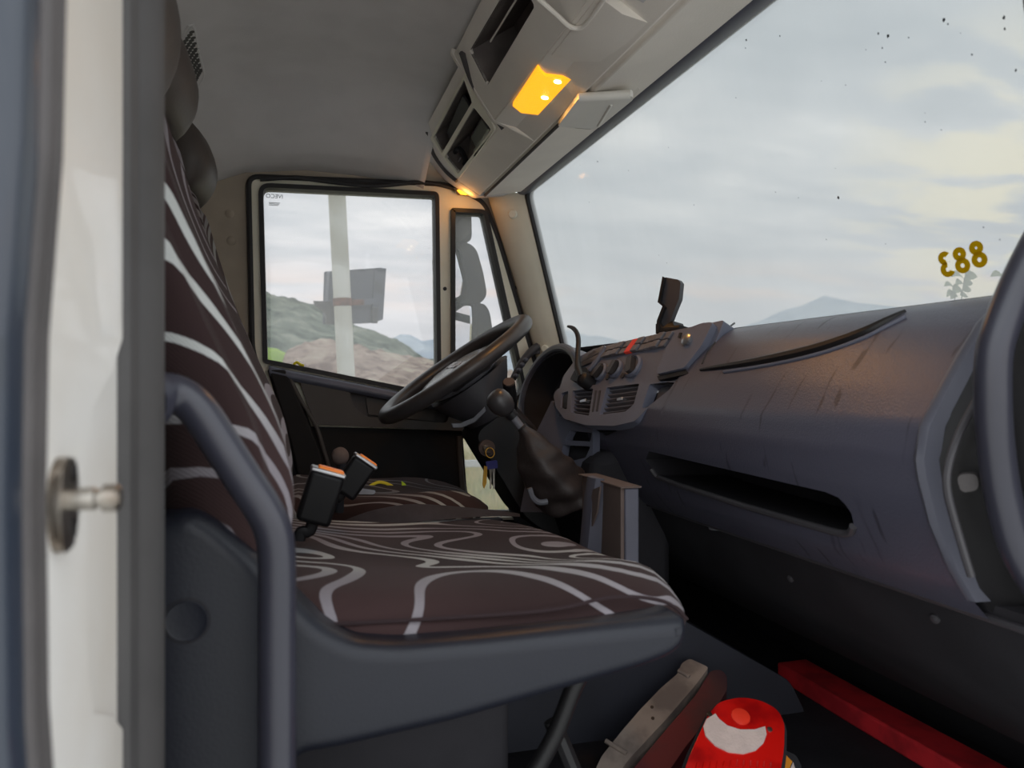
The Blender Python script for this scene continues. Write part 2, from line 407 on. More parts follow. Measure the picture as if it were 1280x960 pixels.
def text(name, body, size, M, m, parent=None, ext=.0006, bold=0.):
    cu = bpy.data.curves.new(name, 'FONT'); cu.body = body; cu.size = size; cu.extrude = ext; cu.offset = bold; cu.align_x = 'CENTER'; cu.align_y = 'CENTER'
    o = bpy.data.objects.new(name, cu); COL.objects.link(o)
    dg = bpy.context.evaluated_depsgraph_get(); me = bpy.data.meshes.new_from_object(o.evaluated_get(dg))
    bpy.data.objects.remove(o); me.transform(M); me.materials.clear(); me.materials.append(MATS[m])
    o = bpy.data.objects.new(name, me); COL.objects.link(o)
    if parent is not None:
        o.parent = parent; o.matrix_parent_inverse = Matrix.Translation(-ORG.get(parent.name, Vector()))
    return o
def frame_mat(org, u, v, n): 
    M = Matrix.Identity(4)
    for i, a in enumerate((u, v, n)):
        for k in range(3): M[k][i] = a[k]
    for k in range(3): M[k][3] = org[k]
    return M
V = Vector
def interp(tab, x):
    if x <= tab[0][0]: return tab[0][1]
    for (a, p), (b_, q) in zip(tab, tab[1:]):
        if x <= b_: return p+(q-p)*(x-a)/(b_-a)
    return tab[-1][1]
# ================================================================== SETTING: outside
GZ = -1.75
def grid(fn, nu, nv):
    mb = MB(); vs = [fn(i/nu, j/nv) for i in range(nu+1) for j in range(nv+1)]
    fs = [(i*(nv+1)+j, (i+1)*(nv+1)+j, (i+1)*(nv+1)+j+1, i*(nv+1)+j+1) for i in range(nu) for j in range(nv)]
    mb.add(vs, fs); return mb
def ground_mat():
    m = bpy.data.materials.new('field'); m.use_nodes = True; t = m.node_tree; b = t.nodes['Principled BSDF']; b.inputs['Roughness'].default_value = .95
    tc = t.nodes.new('ShaderNodeTexCoord'); n = t.nodes.new('ShaderNodeTexNoise'); n.inputs['Scale'].default_value = .12; n.inputs['Detail'].default_value = 8
    t.links.new(tc.outputs['Object'], n.inputs['Vector'])
    c = ramp(t, n.outputs['Fac'], [(.35, lin(120, 128, 72)), (.5, lin(176, 164, 122)), (.65, lin(190, 178, 150))])
    t.links.new(c, b.inputs['Base Color']); MATS['field'] = m
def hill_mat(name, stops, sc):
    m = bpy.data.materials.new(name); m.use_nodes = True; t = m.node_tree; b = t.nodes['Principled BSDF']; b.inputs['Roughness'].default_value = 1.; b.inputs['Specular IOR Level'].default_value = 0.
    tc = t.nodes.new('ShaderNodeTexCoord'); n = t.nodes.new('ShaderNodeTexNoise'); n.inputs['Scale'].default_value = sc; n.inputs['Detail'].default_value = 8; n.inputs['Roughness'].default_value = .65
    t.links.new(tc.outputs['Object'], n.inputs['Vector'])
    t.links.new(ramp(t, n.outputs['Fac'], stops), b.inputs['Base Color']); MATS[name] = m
ground_mat()
mat('bounce_pale', (206, 204, 200), .9, var=.2, vscale=3, bump=.4, bscale=80)
hill_mat('wooded_hill', [(.38, lin(62, 76, 68)), (.5, lin(102, 112, 100)), (.62, lin(138, 142, 128))], .16)
hill_mat('brown_scrub', [(.38, lin(112, 92, 84)), (.5, lin(158, 138, 126)), (.62, lin(176, 164, 146))], .35)
hill_mat('green_meadow', [(.38, lin(142, 176, 70)), (.5, lin(160, 190, 84)), (.62, lin(130, 160, 70))], .1)
hill_mat('hazed_mountain', [(.4, lin(172, 184, 196)), (.6, lin(188, 198, 206))], .01)  # pale blue of the distance haze is put into the base colour
struct(O('bounce_slab', slab((-20, -30, GZ-.02), (40, 5.2, GZ+.02)), 'bounce_pale', smooth=0), 'unseen pale slab under the truck, added to bounce light into the cab', 'ground')  # out of view; added and kept pale to throw light up into the cab
struct(O('ground', grid(lambda a, b_: V(((a-.5)*5000, (b_-.5)*5000, GZ)), 8, 8), 'field', smooth=0), 'pale dry field around the truck', 'ground')
def ridge(name, pts, dist, foot, m, label, rough, seed, nu=110, nv=26, cat='hill'):
    """pts: ridge line; the crest stands at distance dist, the foot at distance foot on the ground"""
    p = [(ray(x, y).normalized()) for x, y in pts]
    tab = [(math.atan2(q.x, q.y), dist*q.z/math.hypot(q.x, q.y)) for q in p]; tab.sort()
    a0, a1 = tab[0][0], tab[-1][0]
    def fn(a, b_):
        az = a0+(a1-a0)*a; h = interp(tab, az)-GZ
        if b_ < .7: s = b_/.7; r = foot+(dist-foot)*s; z = h*math.sin(s*math.pi/2)**1.2
        else: s = (b_-.7)/.3; r = dist+(dist-foot)*1.3*s; z = h*(1-s*s)
        q = V((math.sin(az)*r, math.cos(az)*r, 0))
        z += (noise.noise(V((q.x*rough[0]+seed, q.y*rough[0], 0)))*rough[1]+noise.noise(V((q.x*rough[0]*4, q.y*rough[0]*4+seed, 1)))*rough[1]*.4)*min(1, b_*4)
        return V((q.x, q.y, GZ+max(z, -1)))
    return struct(O(name, grid(fn, nu, nv), m, smooth=60), label, cat)
ridge('hill', [(-200, 330), (150, 345), (327, 373), (350, 378), (385, 388), (420, 402), (460, 417), (490, 428), (520, 445), (548, 456), (600, 474), (640, 483)], 260, 120, 'wooded_hill', 'wooded hill sloping down behind the sign post', (.12, 2.2), 3, 170, 40)
ridge('brown_scrub', [(352, 462), (358, 440), (372, 434), (410, 429), (450, 436), (490, 444), (530, 452), (600, 466), (700, 470)], 105, 70, 'brown_scrub', 'brown leafless scrub along the foot of the hill', (.3, 1.2), 9, 90, 16, 'scrub')
ridge('green_meadow', [(200, 428), (300, 430), (345, 434), (365, 444), (380, 456)], 125, 108, 'green_meadow', 'bright green meadow strip below the wooded hill', (.1, .4), 5, 30, 8, 'meadow')
ridge('hazed_mountain', [(440, 470), (480, 432), (500, 421), (512, 423), (528, 432), (545, 428), (570, 420), (610, 424), (660, 415), (700, 416), (740, 424), (790, 432), (860, 428), (960, 402), (1000, 386), (1030, 368), (1060, 376), (1100, 384), (1200, 392), (1350, 400)], 2600, 1700, 'hazed_mountain', 'far mountains seen through the windows, haze put into their colour', (.004, 26), 4, 220, 16)

# guard rail and straw beyond the driver's door
gr = thing('guard_rail', 'pale metal guard rail along the field edge', 'guard rail', (4, 12.3, GZ))
O('rail_beam', slab((-6, 12.3, -1.37), (14, 12.34, -1.25)), 'guard', gr, bevel=.01)
for k in range(6): O('post', slab((-5+k*3.5, 12.34, GZ), (-4.9+k*3.5, 12.42, -1.26)), 'guard', gr)
mb = MB()
for k in range(3600):
    y = random.choice((random.uniform(7.5, 12.1), random.uniform(12.6, 17))); x = y*random.uniform(.2, .36); h = random.uniform(.15, .45); s = .012; l = random.uniform(-.12, .12)
    mb.add([(x-s, y, GZ), (x+s, y, GZ), (x+l, y+random.uniform(-.1, .1), GZ+h)], [(0, 1, 2)])
tag(O('dry_grass', mb, 'straw', smooth=0), 'dry yellow grass standing in the field beyond the low door window', 'grass', kind='stuff')

# ================================================================== SETTING: cab shell
YL = 2.36
floor_mb = slab((-.36, .50, -.70), (1.25, 2.40, -.65))
struct(O('floor', floor_mb, 'floor_mat'), 'dark rubber cab floor', 'floor')
struct(O('wall_rear', slab((-.40, .42, -.70), (-.345, 2.42, .47)), 'pillar_brown'), 'rear wall of the cab', 'wall')
CB = [(-.345, .45), (-.335, .55), (-.30, .645), (-.23, .72), (-.12, .765), (.05, .785), (.22, .78), (.33, .765), (.40, .74)]
def ceil_pt(a, b_):
    i = a*(len(CB)-1); k = min(int(i), len(CB)-2); s = i-k
    x = CB[k][0]+(CB[k+1][0]-CB[k][0])*s; z = CB[k][1]+(CB[k+1][1]-CB[k][1])*s; y = .44+(YL+.02-.44)*b_
    dr = .15*max(0, (y-1.85)/.51)**2.4+.12*max(0, (.95-y)/.5)**2.4
    return V((x, y, z-dr*min(1, max(0, (z-.47)/.22))))
ce = O('ceiling', grid(ceil_pt, 32, 40), 'headliner', smooth=60)
md = ce.modifiers.new('solid', 'SOLIDIFY'); md.thickness = .02; md.offset = 1
struct(ce, 'grey fabric headliner', 'ceiling')
struct(O('roof_shell', slab((-.42, .36, .82), (.80, 2.46, .85)), 'white_paint'), 'cab roof above the headliner', 'roof')
# speaker grille with holes in the slope of the headliner
from mathutils.bvhtree import BVHTree
cg_ = grid(ceil_pt, 32, 40); CT = BVHTree.FromPolygons([tuple(p) for p in cg_.v], cg_.f)
def PCEIL(px, py): return CT.ray_cast(V((0, 0, 0)), ray(px, py).normalized())[0]
gq = [PCEIL(*p) for p in ((240, 30), (214, 74), (241, 122), (254, 92))]
def gpt(s, t_):
    p = (gq[0]*(1-s)+gq[1]*s)*(1-t_)+(gq[3]*(1-s)+gq[2]*s)*t_
    q, nn, _, _ = CT.find_nearest(p); nn = nn if nn.z < 0 else -nn
    return q, nn
g = O('speaker_grille', grid(lambda a, b_: (lambda r: r[0]+r[1]*.003)(gpt(a, b_)), 8, 8), 'headliner', smooth=60)
tag(g, 'perforated speaker grille in the rear corner of the headliner', 'speaker grille')
hm = MB()
for i in range(10):
    for j in range(8):
        q, nn = gpt((i+.8)/11, (j+.7)/9)
        lathe([(.0001, .0030), (.0062, .0030), (.0062, .0034), (.0001, .0034)], q, nn, 8, hm)
h = O('grille_holes', hm, 'vent_dark', g); h['kind'] = 'stuff'
O('grille_rim', tube(catmull([gpt(s, t_)[0] for s, t_ in ((0, 0), (.5, 0), (1, 0), (1, .5), (1, 1), (.5, 1), (0, 1), (0, .5))], 4, True), .004, 6, True), 'headliner', g)

# left wall, with the driver's door in it
def q2(pts, Y=YL): return [(lambda p: (p.x, p.z))(PY(x, y, Y)) for x, y in pts]
DOOR = q2([(311, 222), (560, 232), (604, 254), (622, 300), (672, 470), (700, 640), (706, 830), (340, 830), (338, 500), (316, 440)])
DOORR = rnd(DOOR, [.03, .04, .03, .05, .03, .03, .02, .02, .02, .03], 6)
wl = struct(O('wall_left', xz([(-.40, -.70), (1.25, -.70), (1.25, -.05), (.84, .0), (.70, .60), (.70, .70), (-.40, .70)], YL, YL+.06, [DOORR]), 'pillar_brown', bevel=.004), 'brown-grey trim panel behind the driver door', 'wall')
for (x, y) in ((287, 267), (289, 301)):
    O('trim_clip', lathe([(.013, -.004), (.013, .002), (.009, .005), (.0001, .006)], PY(x, y, YL), (0, -1, 0), 18), 'pillar_brown', wl)
O('roof_ridge', tube(catmull([PY(368, 190, YL-.03), PY(430, 194, YL-.03), PY(492, 199, YL-.03)], 5), .014, 10, flat=(.8, .5)), 'headliner', wl)
WIN = q2([(323, 231), (547, 242), (550, 498), (329, 454)])
WINR = rnd(WIN, [.035, .02, .012, .012], 6)
QW = q2([(562, 262), (606, 264), (655, 484), (648, 500), (562, 506)])
QWR = rnd(QW, [.008, .02, .02, .02, .01], 5)
KW = q2([(574, 545), (694, 545), (694, 641), (606, 641), (580, 625)])
KWR = rnd(KW, [.01, .02, .02, .03, .05], 6)
def shrink(poly, d):
    q = len(poly); out = []; sg_ = 1 if sum(poly[i-1][0]*poly[i][1]-poly[i][0]*poly[i-1][1] for i in range(q)) > 0 else -1
    for i in range(q):
        a, b_, e = V(poly[i-1]), V(poly[i]), V(poly[(i+1) % q])
        t_ = (e-a).normalized(); nn = V((-t_.y, t_.x))*sg_
        out.append(tuple(b_+nn*d))
    return out
door = thing('door_1', 'driver side cab door with dark panel and light frame', 'door', (.3, YL-.02, -.65), kind='structure')
O('door_frame', xz(shrink(DOORR, .006), YL-.015, YL+.03, [WINR, QWR, KWR]), 'trim_cream', door, bevel=.004)
O('door_seal', tube([V((x, YL-.012, z)) for x, z in DOORR], .0085, 8, closed=True), 'rubber', door)
cable = [PY(x, y, YL-.03) for x, y in ((325, 224), (370, 222), (420, 228), (470, 232), (530, 228), (575, 238), (600, 250))]
O('loose_seal', tube(catmull(cable, 6), .007, 8), 'rubber', door)
for nm, poly, lab, hole in (('window_1', WINR, 'large side window of the driver door', None), ('window_2', QWR, 'narrow quarter window ahead of the driver door glass', None), ('window_3', KWR, 'low kerb window in the driver door', None)):
    wd = thing(nm, lab, 'window', (sum(p[0] for p in poly)/len(poly), YL, min(p[1] for p in poly)), kind='structure')
    O('glass', xz(poly, YL+.006, YL+.011), 'side_glass', wd, smooth=0)
    O('seal', ringprism(poly, shrink(poly, .013 if nm != 'window_3' else .006), (0, 0, 0), (1, 0, 0), (0, 0, 1), (0, -1, 0), -YL-.03, -YL+.028), 'rubber', wd, bevel=.003)
# maker's print in the corner of the glass; it reads from outside
ip = PY(343, 246, YL+.005)
tx = tag(text('glass_print', 'IVECO', .017, frame_mat(PY(343, 245.5, YL+.0125), V((-1, 0, 0)), V((0, 0, 1)), V((0, 1, 0))), 'print_dark', None, .0004, .0), "maker's small grey print in the upper corner of the door glass", 'lettering')
for k in range(3): O('print_line', xz([(PY(336, 251.5+k*1.5, YL).x, PY(336, 251.5+k*1.5, YL).z), (PY(350-k, 251.5, YL).x, PY(336, 251.5+k*1.5, YL).z), (PY(350-k, 251.5, YL).x, PY(336, 252.2+k*1.5, YL).z), (PY(336, 251.5, YL).x, PY(336, 252.2+k*1.5, YL).z)], YL+.0125, YL+.013), 'print_dark', tx, smooth=0)
tag(O('yellow_tag', MB().add(*(lambda m_: (m_.v, m_.f))(tube(catmull([PY(x, y, YL-.02) for x, y in ((367, 456), (371, 453), (376, 456), (380, 457))], 4), .004, 8))), 'yellow'), 'tiny yellow tag on the ledge of the door window', 'tag')

# door inner panel
SILL = [(336, 456), (372, 464), (450, 479), (549, 499), (640, 512)]
O('window_ledge', loft([[PY(x, y+0, YL-.005), PY(x, y+2, YL-.055), PY(x, y+9, YL-.062), PY(x, y+14, YL-.05), PY(x, y+14, YL-.005)] for x, y in SILL]), 'fascia', door, bevel=.004)
O('upper_panel', pixprism([(372, 470), (440, 484), (560, 508), (690, 530), (690, 542), (575, 538), (395, 530), (384, 505)], [[(435, 486), (560, 512), (556, 528), (455, 520), (441, 508)]], (0, YL-.015, 0), (0, -1, 0), 0, .035, r=.01, rh=.012), 'door_grey', door, bevel=.004)
O('pull_recess', pixprism([(430, 480), (570, 510), (570, 534), (430, 528)], None, (0, YL-.0145, 0), (0, -1, 0), 0, .004), 'trim_dark', door)
O('pull_handle', pixprism([(456, 496), (545, 512), (540, 526), (460, 518)], None, (0, YL-.01, 0), (0, -1, 0), 0, .02, r=.005), 'door_grey', door, bevel=.003)
O('lower_panel', pixprism([(345, 532), (575, 538), (690, 542), (705, 830), (345, 830)], [[(573, 545), (693, 545), (693, 642), (606, 642), (580, 626)]], (0, YL-.015, 0), (0, -1, 0), 0, .012, rh=.03), 'door_black', door, bevel=.003)
O('kerb_surround', tube(catmull([PY(x, y, YL-.03) for x, y in ((574, 545), (575, 575), (579, 612), (588, 630), (603, 640), (660, 641))], 5), .009, 8), 'door_grey', door)
O('sill_strip', loft([[PY(x, y, YL-.03), PY(x+4, y+6, YL-.09), PY(x+4, y+9, YL-.09), PY(x, y+4, YL-.03)] for x, y in ((596, 641), (640, 641), (670, 642))]), 'trim_cream', door, smooth=0)
O('sill_strip', loft([[PY(x, y, YL-.09), PY(x+4, y+4, YL-.12), PY(x+4, y+6, YL-.12), PY(x, y+3, YL-.09)] for x, y in ((612, 655), (640, 655), (668, 656))]), 'silver', door, smooth=0)
O('pillar_cover', loft([[PY(x, y, YL-.02), PY(x+3, y, YL-.06), PY(x+w_, y, YL-.06), PY(x+w_+3, y, YL-.02)] for x, y, w_ in ((334, 462, 22), (345, 500, 28), (360, 550, 34), (372, 600, 38), (380, 700, 40))]), 'door_black', door, bevel=.004)
O('panel_edge', tube(catmull([PY(x, y, YL-.05) for x, y in ((360, 468), (376, 500), (394, 530), (404, 560), (412, 590), (418, 640))], 5), .006, 8), 'door_grey', door)
for (x, y) in ((556, 361), (644, 360)): O('screw', lathe([(.006, 0), (.006, .003), (.0001, .004)], PY(x, y, YL-.015), (0, -1, 0), 10), 'rubber', door)

# windshield plane
def wsx(z): return .70+(.60-z)*.255
WS0 = V((.70, 1.4, .60)); WSN = V((-1, 0, -.255)).normalized()      # normal towards the cab
wu, wv_, WSN = basis(WSN)
def wsp(y, z): return V((wsx(z), y, z))
def wpoly(pts): return [((wsp(y, z)-WS0).dot(wu), (wsp(y, z)-WS0).dot(wv_)) for y, z in pts]
WSP = rnd(wpoly([(.60, .60), (2.27, .60), (2.27, .02), (.60, .02)]), .05, 6)
w4 = thing('window_4', 'large windshield with hazy glass', 'window', (.86, 1.4, 0), kind='structure')
O('glass', prism(WSP, None, WS0, wu, wv_, WSN, -.012, -.006), 'windshield_glass', w4, smooth=0)
O('seal', ringprism(WSP, shrink(WSP, .016), WS0, wu, wv_, WSN, -.02, .006), 'rubber', w4, bevel=.004)
# A pillars
def pillar(name, l, r, lab, m='trim_cream'):
    rings = []
    for (lp, rp) in zip(l, r):
        a, b_ = V(lp), V(rp); mid = (a+b_)/2+V((-.012, -.012 if a.y > 1.4 else .012, 0)); out = V((.02, .06 if a.y > 1.4 else -.06, 0))
        rings.append([a, a*.6+mid*.4+V((-.004, 0, 0)), mid, b_*.6+mid*.4, b_, b_+out*.6, a+out*.8])
    return struct(O(name, loft(rings), m, smooth=50), lab, 'pillar trim')
tl = pillar('trim_1', [PY(610, 246, 2.34), PY(640, 340, 2.34), PY(672, 450, 2.34), PY(700, 545, 2.34)], [PY(660, 240, 2.255), PY(682, 340, 2.255), PY(709, 450, 2.255), PY(732, 545, 2.255)], 'cream windshield pillar trim beside the driver door')
O('clip_button', lathe([(.014, -.01), (.014, .004), (.011, .007), (.0001, .007)], PY(641, 268, 2.285), (-.5, -.85, 0), 18), 'trim_cream', tl)
O('clip_button', lathe([(.012, -.01), (.012, .004), (.009, .007), (.0001, .007)], PY(681, 436, 2.285), (-.5, -.85, 0), 18), 'trim_cream', tl)
pillar('trim_2', [(.60, .50, .72), (.68, .50, .40), (.76, .50, .05), (.82, .50, -.30)], [(.71, .635, .72), (.755, .635, .40), (.83, .635, .05), (.88, .635, -.30)], 'dark windshield pillar trim beside the open door', 'trim_dark')

# right hand door jamb
JZ = [(-.95, 0), (.95, 0)]
def vert(name, plan, zs, m, parent=None, bevel=.003, smooth=40):
    """plan: list of (x, y); zs: list of (z, dx) levels"""
    return O(name, loft([[V((x+dx*fx, y+dx*fy, z)) for (x, y, fx, fy) in plan] for z, dx in zs]), m, parent, smooth, bevel)
lv = [(-.9, .0), (-.30, .0), (-.2, .0), (-.14, -.0035), (-.05, -.0045), (.02, -.0035), (.10, .002), (.20, .004), (.9, .005)]
wr = thing('wall_right', 'white painted door jamb with rubber seals at the open passenger door', 'door jamb', (-.11, .45, -.9), kind='structure')
vert('outer_panel', [(-.7, .345, 0, 0), (-.114, .345, 1, 0), (-.105, .350, 1, 0), (-.1015, .362, 1, 0), (-.108, .38, 0, 0), (-.7, .38, 0, 0)], lv, 'blue_grey_paint', wr)
vert('outer_seal', [(-.118, .362, 0, 0), (-.1005, .363, 1, 0), (-.0975, .370, 1, 0), (-.1005, .3745, 1, 0), (-.0975, .379, 1, 0), (-.0988, .388, 1, 0), (-.12, .393, 0, 0)], lv, 'rubber_grey', wr)
vert('jamb_face', [(-.16, .382, 0, 0), (-.1045, .386, 1, 0), (-.1035, .394, 1, 0), (-.1035, .45, 0, 0), (-.1025, .535, 0, 0), (-.16, .56, 0, 0)], lv, 'white_paint', wr)
vert('inner_seal', [(-.13, .525, 0, 0), (-.105, .528, 0, 0), (-.096, .534, 0, 0), (-.093, .545, 0, 0), (-.096, .556, 0, 0), (-.091, .565, 0, 0), (-.0855, .58, 0, 0), (-.085, .60, 0, 0), (-.090, .615, 0, 0), (-.13, .63, 0, 0)], [(-.9, 0), (.9, 0)], 'rubber_light', wr, bevel=0)
vert('pillar_core', [(-.36, .40, 0, 0), (-.125, .40, 0, 0), (-.125, .62, 0, 0), (-.36, .62, 0, 0)], [(-.9, 0), (.9, 0)], 'soft_black', wr)
def jamb_emboss(poly): return prism(poly, None, (-.1045, 0, 0), (0, 1, 0), (0, 0, 1), (1, .012, 0), .0, .0055)
jp = jamb_emboss([(.387, .8), (.387, -.8), (.528, -.8), (.528, -.215), (.50, -.195), (.462, -.178), (.452, -.155), (.450, -.045), (.462, -.014), (.50, .008), (.528, .028), (.528, .8)])
JT = [(-.9, -.002), (-.30, -.002), (-.2, -.003), (-.14, -.005), (-.05, -.006), (.02, -.005), (.10, -.001), (.20, .001), (.9, .002)]
bmj = bmesh.new(); vv_ = [bmj.verts.new(p) for p in jp.v]
for f_ in jp.f: bmj.faces.new([vv_[i] for i in f_])
for k in range(28):
    z_ = -.30+k*.02; geom = bmj.verts[:]+bmj.edges[:]+bmj.faces[:]
    bmesh.ops.bisect_plane(bmj, geom=geom, plane_co=(0, 0, z_), plane_no=(0, 0, 1), dist=1e-5)
bmj.verts.index_update()
jp = MB().add([V((v.co.x+interp(JT, v.co.z)*max(0, min(1, (.50-v.co.y)/.09)), v.co.y, v.co.z)) for v in bmj.verts], [tuple(v.index for v in f.verts) for f in bmj.faces]); bmj.free()
O('jamb_press', jp, 'white_paint', wr, bevel=.004, seg=3)

# far blocks that close the footwell
KP = [(.735, -.24), (.80, -.36), (.98, -.50), (1.16, -.58), (1.20, -.66), (1.26, -.66), (1.26, -.2), (.80, -.2)]
struct(O('wall_front', xz(KP, .52, 2.36), 'soft_black', smooth=50), 'black kick panel in the footwell under the dashboard', 'panel')
struct(O('tunnel', xz(rnd([(.10, -.66), (.10, -.44), (.64, -.40), (.95, -.585), (.99, -.66)], .02, 3), 1.30, 1.72), 'tunnel', bevel=.012), 'sloping grey engine tunnel on the cab floor', 'tunnel')
# ================================================================== overhead console
oc = thing('overhead_console', 'grey-beige overhead console with storage trays above the windshield', 'console', (.5, 1.4, .60))
Y0, Y1 = .60, 2.235
SA, SB = V((.372, 0, .722)), V((.478, 0, .607)); sd = (SB-SA).normalized(); SN = V((sd.z, 0, -sd.x)).normalized()
if SN.z > 0: SN = -SN
prof = [(.478, .607), (.555, .563), (.560, .572), (.566, .566), (.69, .588), (.70, .60), (.74, .66), (.76, .83), (.36, .83), (.365, .79), (.44, .79), (.55, .70), (.55, .64), (.478, .63)]
prof = [(.478, .607), (.552, .563), (.556, .575), (.563, .575), (.567, .564), (.69, .586), (.70, .60), (.74, .66), (.76, .84), (.52, .84), (.50, .64)]
O('underside', xz(prof, Y0, Y1), 'trim_grey', oc, bevel=.004)
U1 = [(543, 171), (582, 97), (592, 126), (554, 190)]; U2 = [(557, 195), (594, 132), (616, 160), (574, 216)]
mid = V((.425, 1.9, .6645))
face = [V((SA.x, 1.68, SA.z)), V((SB.x, 1.68, SB.z)), V((SB.x, Y1, SB.z)), V((SA.x, Y1, SA.z))]
u_, v_, n_ = basis(SN)
def on(pts, p0, n):
    u, v, n = basis(n); return [((p-V(p0)).dot(u), (p-V(p0)).dot(v)) for p in pts]
def pxon(px, p0, n): return on([PL(x, y, V(p0), V(n)) for x, y in px], p0, n)
O('tray_face', prism(on(face, mid, SN), [rnd(pxon(U1, mid, SN), .006, 3), rnd(pxon(U2, mid, SN), .008, 3)], mid, u_, v_, n_, -.006, 0), 'trim_grey', oc, bevel=.002)
rim_o = [(539, 172), (584, 88), (621, 160), (575, 222)]
O('tray_rim', prism(rnd(pxon(rim_o, mid, SN), .012, 4), [rnd(pxon(U1, mid, SN), .006, 3), rnd(pxon(U2, mid, SN), .008, 3)], mid, u_, v_, n_, -.002, .006), 'trim_cream', oc, bevel=.002)
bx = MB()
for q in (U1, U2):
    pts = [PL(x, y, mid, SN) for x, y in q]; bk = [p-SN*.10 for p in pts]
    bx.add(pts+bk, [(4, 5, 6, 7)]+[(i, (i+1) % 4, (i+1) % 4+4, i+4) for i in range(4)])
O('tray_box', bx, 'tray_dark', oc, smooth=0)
# the end of the console rolls into the side wall
rings = []
for k in range(7):
    s = k/6; yy = Y1+.10*math.sin(s*math.pi/2); dz = .035*(1-math.cos(s*math.pi/2)); 
    rings.append([V((x-.02*s, yy, z+dz)) for x, z in [(SA.x-.01, SA.z+.01), (.425, .664), (.478, .607), (.552, .563), (.63, .572), (.70, .60), (.70, .80), (SA.x-.01, .80)]])
O('end_roll', loft(rings), 'headliner', oc, smooth=60)
O('end_groove', tube(catmull([PL(x, y, mid+SN*.002, SN) for x, y in ((534, 163), (541, 190), (556, 212), (571, 226))], 5), .007, 8), 'trim_dark', oc)
# things lying in the trays
tg = thing('paper_stack', 'dark folded papers lying in the upper overhead tray', 'papers', PL(570, 150, mid-SN*.07, SN))
for k in range(3): O('sheet', pixprism([(556+k, 172-k*3), (574+k*2, 128-k*4), (585+k, 138-k*2), (563+k, 184-k*2)], None, mid-SN*(.06-k*.014), SN, -.008, 0), ('soft_black', 'card_brown', 'fascia_dark')[k], tg, bevel=.001)
rd = thing('radio_unit', 'black electronic unit with slots in the lower overhead tray', 'radio', PL(600, 170, mid-SN*.05, SN))
O('case', pixprism([(588, 172), (602, 148), (612, 164), (596, 188)], None, mid-SN*.04, SN, -.05, 0), 'fascia_dark', rd, bevel=.003)
O('slot', pixprism([(593, 187), (611, 160), (613, 162), (595, 190)], None, mid-SN*.036, SN, -.006, .002), 'hub_grey', rd)
cb = [PL(x, y, mid-SN*.03, SN) for x, y in ((566, 196), (572, 186), (578, 190), (582, 202), (576, 210), (572, 205))]
tag(O('cable_bundle', tube(catmull(cb, 5), .007, 8), 'soft_black'), 'bunched black cable in the lower overhead tray', 'cable')
tag(O('small_pen', tube([PL(570, 207, mid-SN*.02, SN), PL(576, 197, mid-SN*.02, SN)], .002, 6), 'silver'), 'thin silver pen in the lower overhead tray', 'pen')

# centre block with the lamp
CA, CBk = V((.358, 0, .742)), V((.452, 0, .604)); cdv = (CBk-CA).normalized(); CN = V((cdv.z, 0, -cdv.x)); CN = CN if CN.z < 0 else -CN
cm = V((.405, 1.45, .673)); BY0, BY1 = 1.10, 1.70
cf = [V((CA.x, BY0-.4, CA.z)), V((CBk.x, BY0-.4, CBk.z)), V((CBk.x, BY1, CBk.z)), V((CA.x, BY1, CA.z))]
BOX = [(587, 64), (609, 107), (668, 8), (645, -34)]
cu, cv2, cn = basis(CN)
O('centre_face', prism(on(cf, cm, CN), [rnd(pxon(BOX, cm, CN), .008, 3)], cm, cu, cv2, cn, -.008, 0), 'trim_grey', oc, bevel=.003)
pts = [PL(x, y, cm, CN) for x, y in BOX]; bk = [p-CN*.12 for p in pts]
O('centre_box', MB().add(pts+bk, [(4, 5, 6, 7)]+[(i, (i+1) % 4, (i+1) % 4+4, i+4) for i in range(4)]), 'tray_dark', oc, smooth=0)
O('shelf_lip', tube([PL(613, 52, cm-CN*.02, CN), PL(645, 0, cm-CN*.02, CN), PL(655, -16, cm-CN*.02, CN)], .002, 6), 'trim_grey', oc)
O('centre_block', xz([(.452, .604), (.462, .5985), (.548, .584), (.553, .5645), (.56, .64), (.50, .66), (.47, .64)], BY0, BY1), 'trim_grey', oc, bevel=.004)
O('centre_cheek', xz([(.352, .748), (.452, .603), (.553, .563), (.56, .78), (.36, .78)], BY1-.004, BY1+.012), 'trim_grey', oc, bevel=.004)
O('cheek_groove', tube(catmull([PL(x, y, mid+SN*.003, SN) for x, y in ((578, 66), (590, 100), (606, 128), (624, 152), (630, 160))], 5), .008, 8), 'trim_dark', oc)
# nearer half: a scooped step and a second panel
O('step_scoop', loft([[V((.46, y, .5975-.0)), V((.50, y, .592-d)), V((.548, y, .5835-d)), V((.556, y, .60)), V((.46, y, .62))] for y, d in ((BY0+.22, 0), (BY0+.17, .012), (BY0+.08, .016), (BY0, .016))]), 'trim_grey', oc, smooth=60)
O('near_panel', xz(rnd([(.40, .66), (.452, .602), (.56, .57), (.565, .64), (.46, .70)], .006, 3), .62, BY0-.03), 'headliner', oc, bevel=.006)
O('panel_line', tube(catmull([PL(x, y, V((.5, 1.2, .586)), V((-.15, 0, -1))) for x, y in ((668, -6), (695, 18), (712, 33), (727, 34), (742, 18), (760, -8))], 5), .004, 8), 'trim_grey', oc)
O('header_trim', tube([V((.694, Y0, .592)), V((.694, Y1+.02, .592))], .017, 10, flat=(.7, 1.3)), 'handle_grey', oc)

